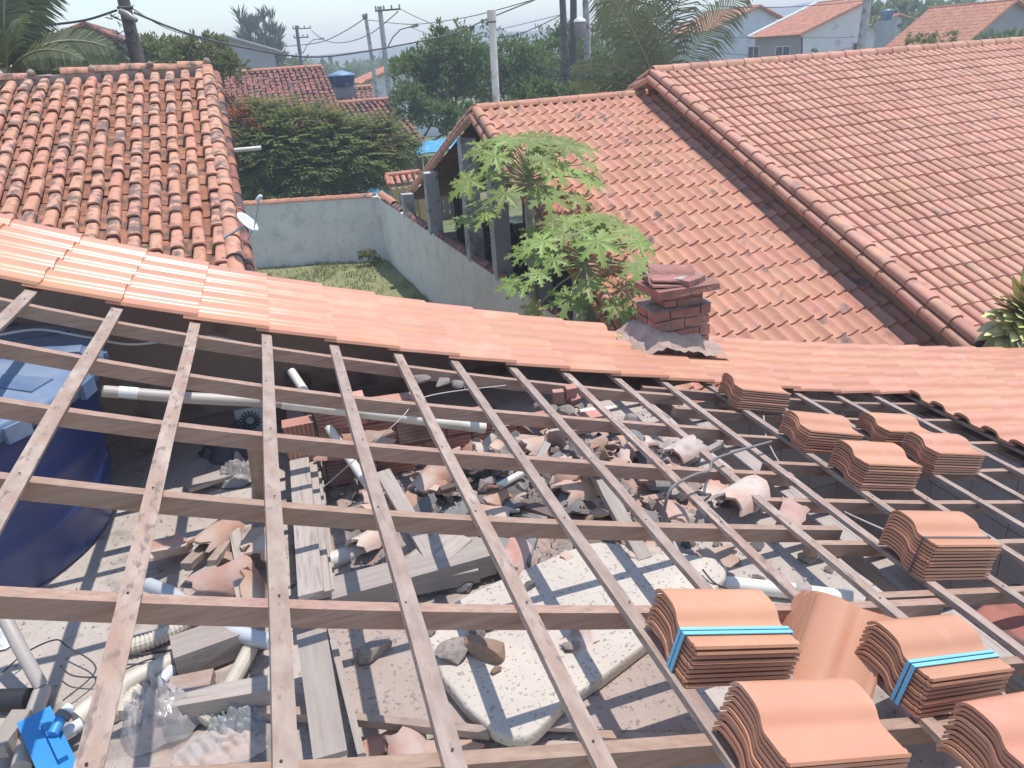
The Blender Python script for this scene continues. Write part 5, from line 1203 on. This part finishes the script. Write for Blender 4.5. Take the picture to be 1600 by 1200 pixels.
pipe('black rubber pipe end at the left edge', [up(-25,1094,.04), up(20,1093,.04), up(45,1092,.04)], .036, mat('black_rubber', (.035,.035,.04), (.025,.025,.03), 4, .6, var=0))
pipe('white pipe piece among the dark rubble', [gz(778,760,-.36), gz(820,737,-.33)], .016, M_pvc)
pipe('short white pipe stub beside the blue plate', [up(92,1152,.05), up(128,1130,.05)], .020, M_dish)
pipe('white pipe stub behind the squat beam', [up(252,1065,.05), up(270,1046,.05)], .022, M_dish)
M_hose = mat('beige_corrugated_hose', (.62,.56,.46), (.54,.48,.39), 4, .5, 0, var=.06, stain=(.36,.3,.24), stain_scale=5, stain_amt=.42)
def hose(label, P, r, corr=True):
    P = [Vector(p) for p in P]; pts = []; rs = []
    for i in range(len(P)-1):
        p0, p1, p2, p3 = P[max(i-1,0)], P[i], P[i+1], P[min(i+2,len(P)-1)]; n = max(6, int((p2-p1).length/.0065))
        for k in range(n):
            f = k/n; pts.append(.5*((2*p1)+(p2-p0)*f+(2*p0-5*p1+4*p2-p3)*f*f+(3*p1-p0-3*p2+p3)*f**3)); rs.append(r*(1.09 if len(pts)%2 else .9) if corr else r)
    c = P[0]; return tag(obj('hose', (MB().tube([p-c for p in pts], rs, 12, smooth=not corr), M_hose), None, T(c)), label, 'hose')
hose('ribbed beige hose running up under the big rafter at the left', [up(185,1014,.035), up(230,1003,.035), up(270,985,.035), up(305,965,.035)], .028)
hose('smooth bent beige hose curling beside the near left batten', [up(120,1124,.05), up(150,1100,.05), up(172,1098,.06)], .032, False)
hose('curved beige hose rising to the squat beam', [up(170,1122,.04), up(184,1080,.05), up(215,1058,.055), up(255,1040,.05), up(283,1026,.04)], .031, False)
hose('white ribbed hose sticking out beneath the double edged beam', [up(390,1015,.05), up(372,1050,.05), up(345,1095,.05), up(316,1130,.04)], .026)
hose('short ribbed hose lying next to the plastic bag', [up(190,1120,.03), up(205,1090,.03), up(222,1075,.03)], .025)
M_cable = mat('dark_cable', (.06,.055,.055), (.05,.045,.045), 4, .6, var=0); M_cablew = mat('pale_cable', (.55,.50,.47), (.48,.44,.41), 4, .6, var=0)
def cable(label, P, r=.005, m=None): 
    P = [Vector(p) for p in P]; pts = []
    for i in range(len(P)-1):
        p0, p1, p2, p3 = P[max(i-1,0)], P[i], P[i+1], P[min(i+2,len(P)-1)]
        for k in range(8):
            f = k/8; pts.append(.5*((2*p1)+(p2-p0)*f+(2*p0-5*p1+4*p2-p3)*f*f+(3*p1-p0-3*p2+p3)*f**3))
    pts.append(P[-1]); return tag(obj('cable', (MB().tube(pts, r, 6), m or M_cable)), label, 'cable')
cable('bent grey conduit arching out of the rubble right of centre', [gz(1032,828,-.48), gz(1038,795,-.32), gz(1050,762,-.24), gz(1085,742,-.25), gz(1108,735,-.30), gz(1122,715,-.36), gz(1205,690,-.48)], .0065, mat('grey_conduit', (.20,.18,.175), (.16,.145,.14), 4, .6, var=0))
cable('grey cable hanging over the rear corner of the marble slab', [gz(1042,812,-.46), gz(1050,840,-.46), gz(1062,868,-.45), gz(1058,880,-.455)], .006, M_pvcg)
cable('white wire looping below the far rafters above the tank', [gy(-10,525,1.75), gy(60,515,1.75), gy(130,526,1.75), gy(200,538,1.75), gy(260,533,1.75), gy(330,526,1.75), gy(410,545,1.75)], .006, M_cablew)
cable('thin string stretched across in front of the brick wall', [gz(505,762,-.40), gy(620,660,1.0), gy(665,620,1.25), gy(790,602,1.4)], .0025, M_cablew)
cable('dark wire hanging from the new tile stacks over the room', [gy(1193,650,1.3), gy(1200,690,1.05), gy(1235,745,.75), gy(1300,790,.4), gy(1390,832,.1)], .005, M_pvcg)
cable('thin white wire at the far right under the rafters', [gy(1230,612,1.9), gy(1290,630,1.8), gy(1320,650,1.6)], .005, M_cablew)
cable('dark cable curling over the dirt at the lower left', [up(5,1050,.05), up(40,1020,.06), up(85,1000,.08), up(105,1010,.06), up(150,1045,.05), up(98,1095,.04)], .0028)
cable('dark cable crossing the dirt towards the near left batten', [up(95,1040,.06), up(112,1055,.05), up(150,1058,.05), up(185,1050,.05), up(235,1030,.06), up(250,1035,.05)], .0028)
cable('brown cable lying behind the ribbed hose', [up(190,1024,.04), up(225,1022,.04), up(275,1015,.04)], .005)
cable('dark cable beside the right corner of the marble slab', [gz(1098,890,-.44), gz(1118,912,-.46), gz(1150,925,-.53), gz(1158,940,-.54)], .004)

# odds and ends at the lower left
M_bluep = mat('bright_blue_plastic', (.045,.27,.60), (.035,.23,.52), 3, .4, 0, var=0)
bp = thing('float_valve', 'bright blue plastic plate with a white valve on its side at the bottom left', 'valve', up(75,1160,.0))
A = up(55,1118,.10); B = up(96,1208,.07); Mx = along(A, B)
obj('plate', (MB().box((0,-.050,-.008),(.30,.045,.008), Mx), M_bluep), bp); obj('rib', (MB().box((.06,.005,.008),(.24,.030,.028), Mx), M_bluep), bp)
A = up(82,1148,.12); B = up(96,1122,.13); C_ = up(110,1103,.14)
obj('stem', (MB().tube([A,B], .017, 12), M_bluep), bp); obj('nut', (MB().tube([B, B.lerp(C_,.45)], .024, 8, smooth=False), mat('grey_nut', (.16,.16,.17), var=0)), bp)
obj('spout', (MB().tube([B.lerp(C_,.45), C_], [.019,.016], 12), M_dish), bp)
def crumple(name, label, cat, px, py, rx, ry, h, m, seed, fr=5, dz=0, folds=None):
    c = up(px, py, dz); nr, na = 18, 56; V = []
    for j in range(nr+1):
        for i in range(na):
            r_ = j/nr; a = 2*math.pi*i/na; edge = 1+.30*noise.noise((math.cos(a)*1.5,math.sin(a)*1.5,seed))+.08*noise.noise((math.cos(a)*5,math.sin(a)*5,seed))
            uu, vv = r_*edge*math.cos(a), r_*edge*math.sin(a); z = h*(1-r_**2.4)+(.5*h*(abs(noise.noise((uu*fr,vv*fr,seed)))*2-.5)+.16*h*noise.noise((uu*fr*2.7,vv*fr*2.7,seed+3)))*(1-r_**3)
            if folds: z += folds*math.sin(uu*26+vv*9+2.5*noise.noise((uu*2,vv*2,seed)))*(1-r_**4)
            V.append((c.x+uu*rx, c.y+vv*ry, max(c.z+z, SZ+.012)))
    me = MB().add(V, [(j*na+i,j*na+(i+1)%na,(j+1)*na+(i+1)%na,(j+1)*na+i) for j in range(nr) for i in range(na)], 0, True).mesh(name, m)
    bm = bmesh.new(); bm.from_mesh(me); bmesh.ops.remove_doubles(bm, verts=bm.verts, dist=1e-5); bmesh.ops.recalc_face_normals(bm, faces=bm.faces); bm.to_mesh(me); bm.free()
    return tag(obj(name, me), label, cat)
M_bag = mat('clear_plastic', (.62,.58,.58), (.52,.49,.49), 4, .16, .4, 14, var=0, alpha=.42, spec=.8)
crumple('plastic_bag', 'crumpled clear plastic bag beside the near left batten', 'bag', 250,1130, .12,.12,.14, M_bag, 4, 4.5, .03)
M_rag = mat('striped_rag', (.47,.39,.35), (.36,.285,.25), 3, .95, .3, 30, var=0, stain=[((.50,.30,.18),2.5,.52,.2),((.35,.36,.36),4,.45,.2)])
crumple('rag', 'pile of pleated pale rags with an orange stain', 'rag', 345,1172, .16,.09,.038, M_rag, 8, 3, .01, .006)
crumple('grey_bag', 'grey plastic bag lump behind the pleated rags', 'bag', 385,1128, .10,.07,.07, mat('grey_plastic_bag', (.25,.255,.26), (.2,.2,.21), 4, .35, .3, 14, var=0), 15, 3.5, .01)
crumple('cloth', 'crumpled greenish grey cloth touching the rags', 'cloth', 350,1140, .06,.05,.05, mat('greenish_cloth', (.30,.32,.30), (.24,.25,.23), 4, .95, .3, var=0), 18, 5, .01)
crumple('plastic_sheet', 'dusty grey plastic sheet bunched up in the dark corner', 'plastic sheet', 372,748, .13,.10,.10, mat('dusty_sheet', (.30,.275,.26), (.24,.22,.21), 4, .5, .4, 14, var=0), 23, 3, .0)
crumple('dark_bag', 'dark dusty sack in the shaded corner behind the sheet', 'sack', 370,705, .20,.12,.12, mat('dark_sack', (.13,.125,.13), (.10,.095,.10), 4, .7, .4, 14, var=0), 27, 3, .0)
crumple('plastic_rag', 'white plastic scrap at the left edge by the slanting grey pipe', 'plastic scrap', 4,1005, .06,.06,.06, M_dish, 31, 3, .0)
tag(obj('yellow_scrap', rock_me(60, mat('yellow_scrap', (.60,.46,.05), (.5,.4,.06), 5, .6, var=0), 1, .6, 1, .6, .4), None, T(up(320,1056,.015))@Matrix.Scale(.022,4)), 'small yellow scrap between the two beams at the lower left', 'scrap')
vg = thing('vent_grille', 'square white ventilation grille with round slots standing in the dark corner', 'vent grille', gz(395,672,SZ))
gM = T(gz(395,676,SZ))@RX(-.12)
obj('plate', (MB().box((-.075,0,0),(.075,.008,.15), gM), M_dish), vg)
M_slot = mat('grille_slot', (.20,.19,.185), var=0)
for k in range(16):
    a = k*math.pi/8; obj('slot', (MB().box((.022,-.0035,-.006),(.058,.002,.006), gM@T(0,0,.075)@RY(a)), M_slot), vg)
# old tiles on the low wall at the lower right
for k in range(7):
    tag(obj('roof_tile', tile_mesh('old_tile', TP, .32, .012, M_oldtile), None, T(2.02+.012*k, -.52+.01*k, -.965+.022*k)@RZ(.15+.02*k)), 'old dark red tile in the neat pile on the low wall at the right', 'roof tile', 'old dark tiles piled on the low wall')

# ---------------------------------------------------------------- midday haze
hm_ = bpy.data.materials.new('haze_air'); hm_.use_nodes = True; hn = hm_.node_tree; hn.nodes.remove(hn.nodes['Principled BSDF'])
pv = hn.nodes.new('ShaderNodeVolumePrincipled'); pv.inputs['Color'].default_value = (.87,.915,1,1); pv.inputs['Density'].default_value = .0026; pv.inputs['Anisotropy'].default_value = .0
hn.links.new(pv.outputs[0], hn.nodes['Material Output'].inputs['Volume'])
tag(obj('haze', (MB().box((-760,-90,GZ-1.5),(760,760,26)), hm_)), 'pale midday haze in the air', None, None, 'stuff')
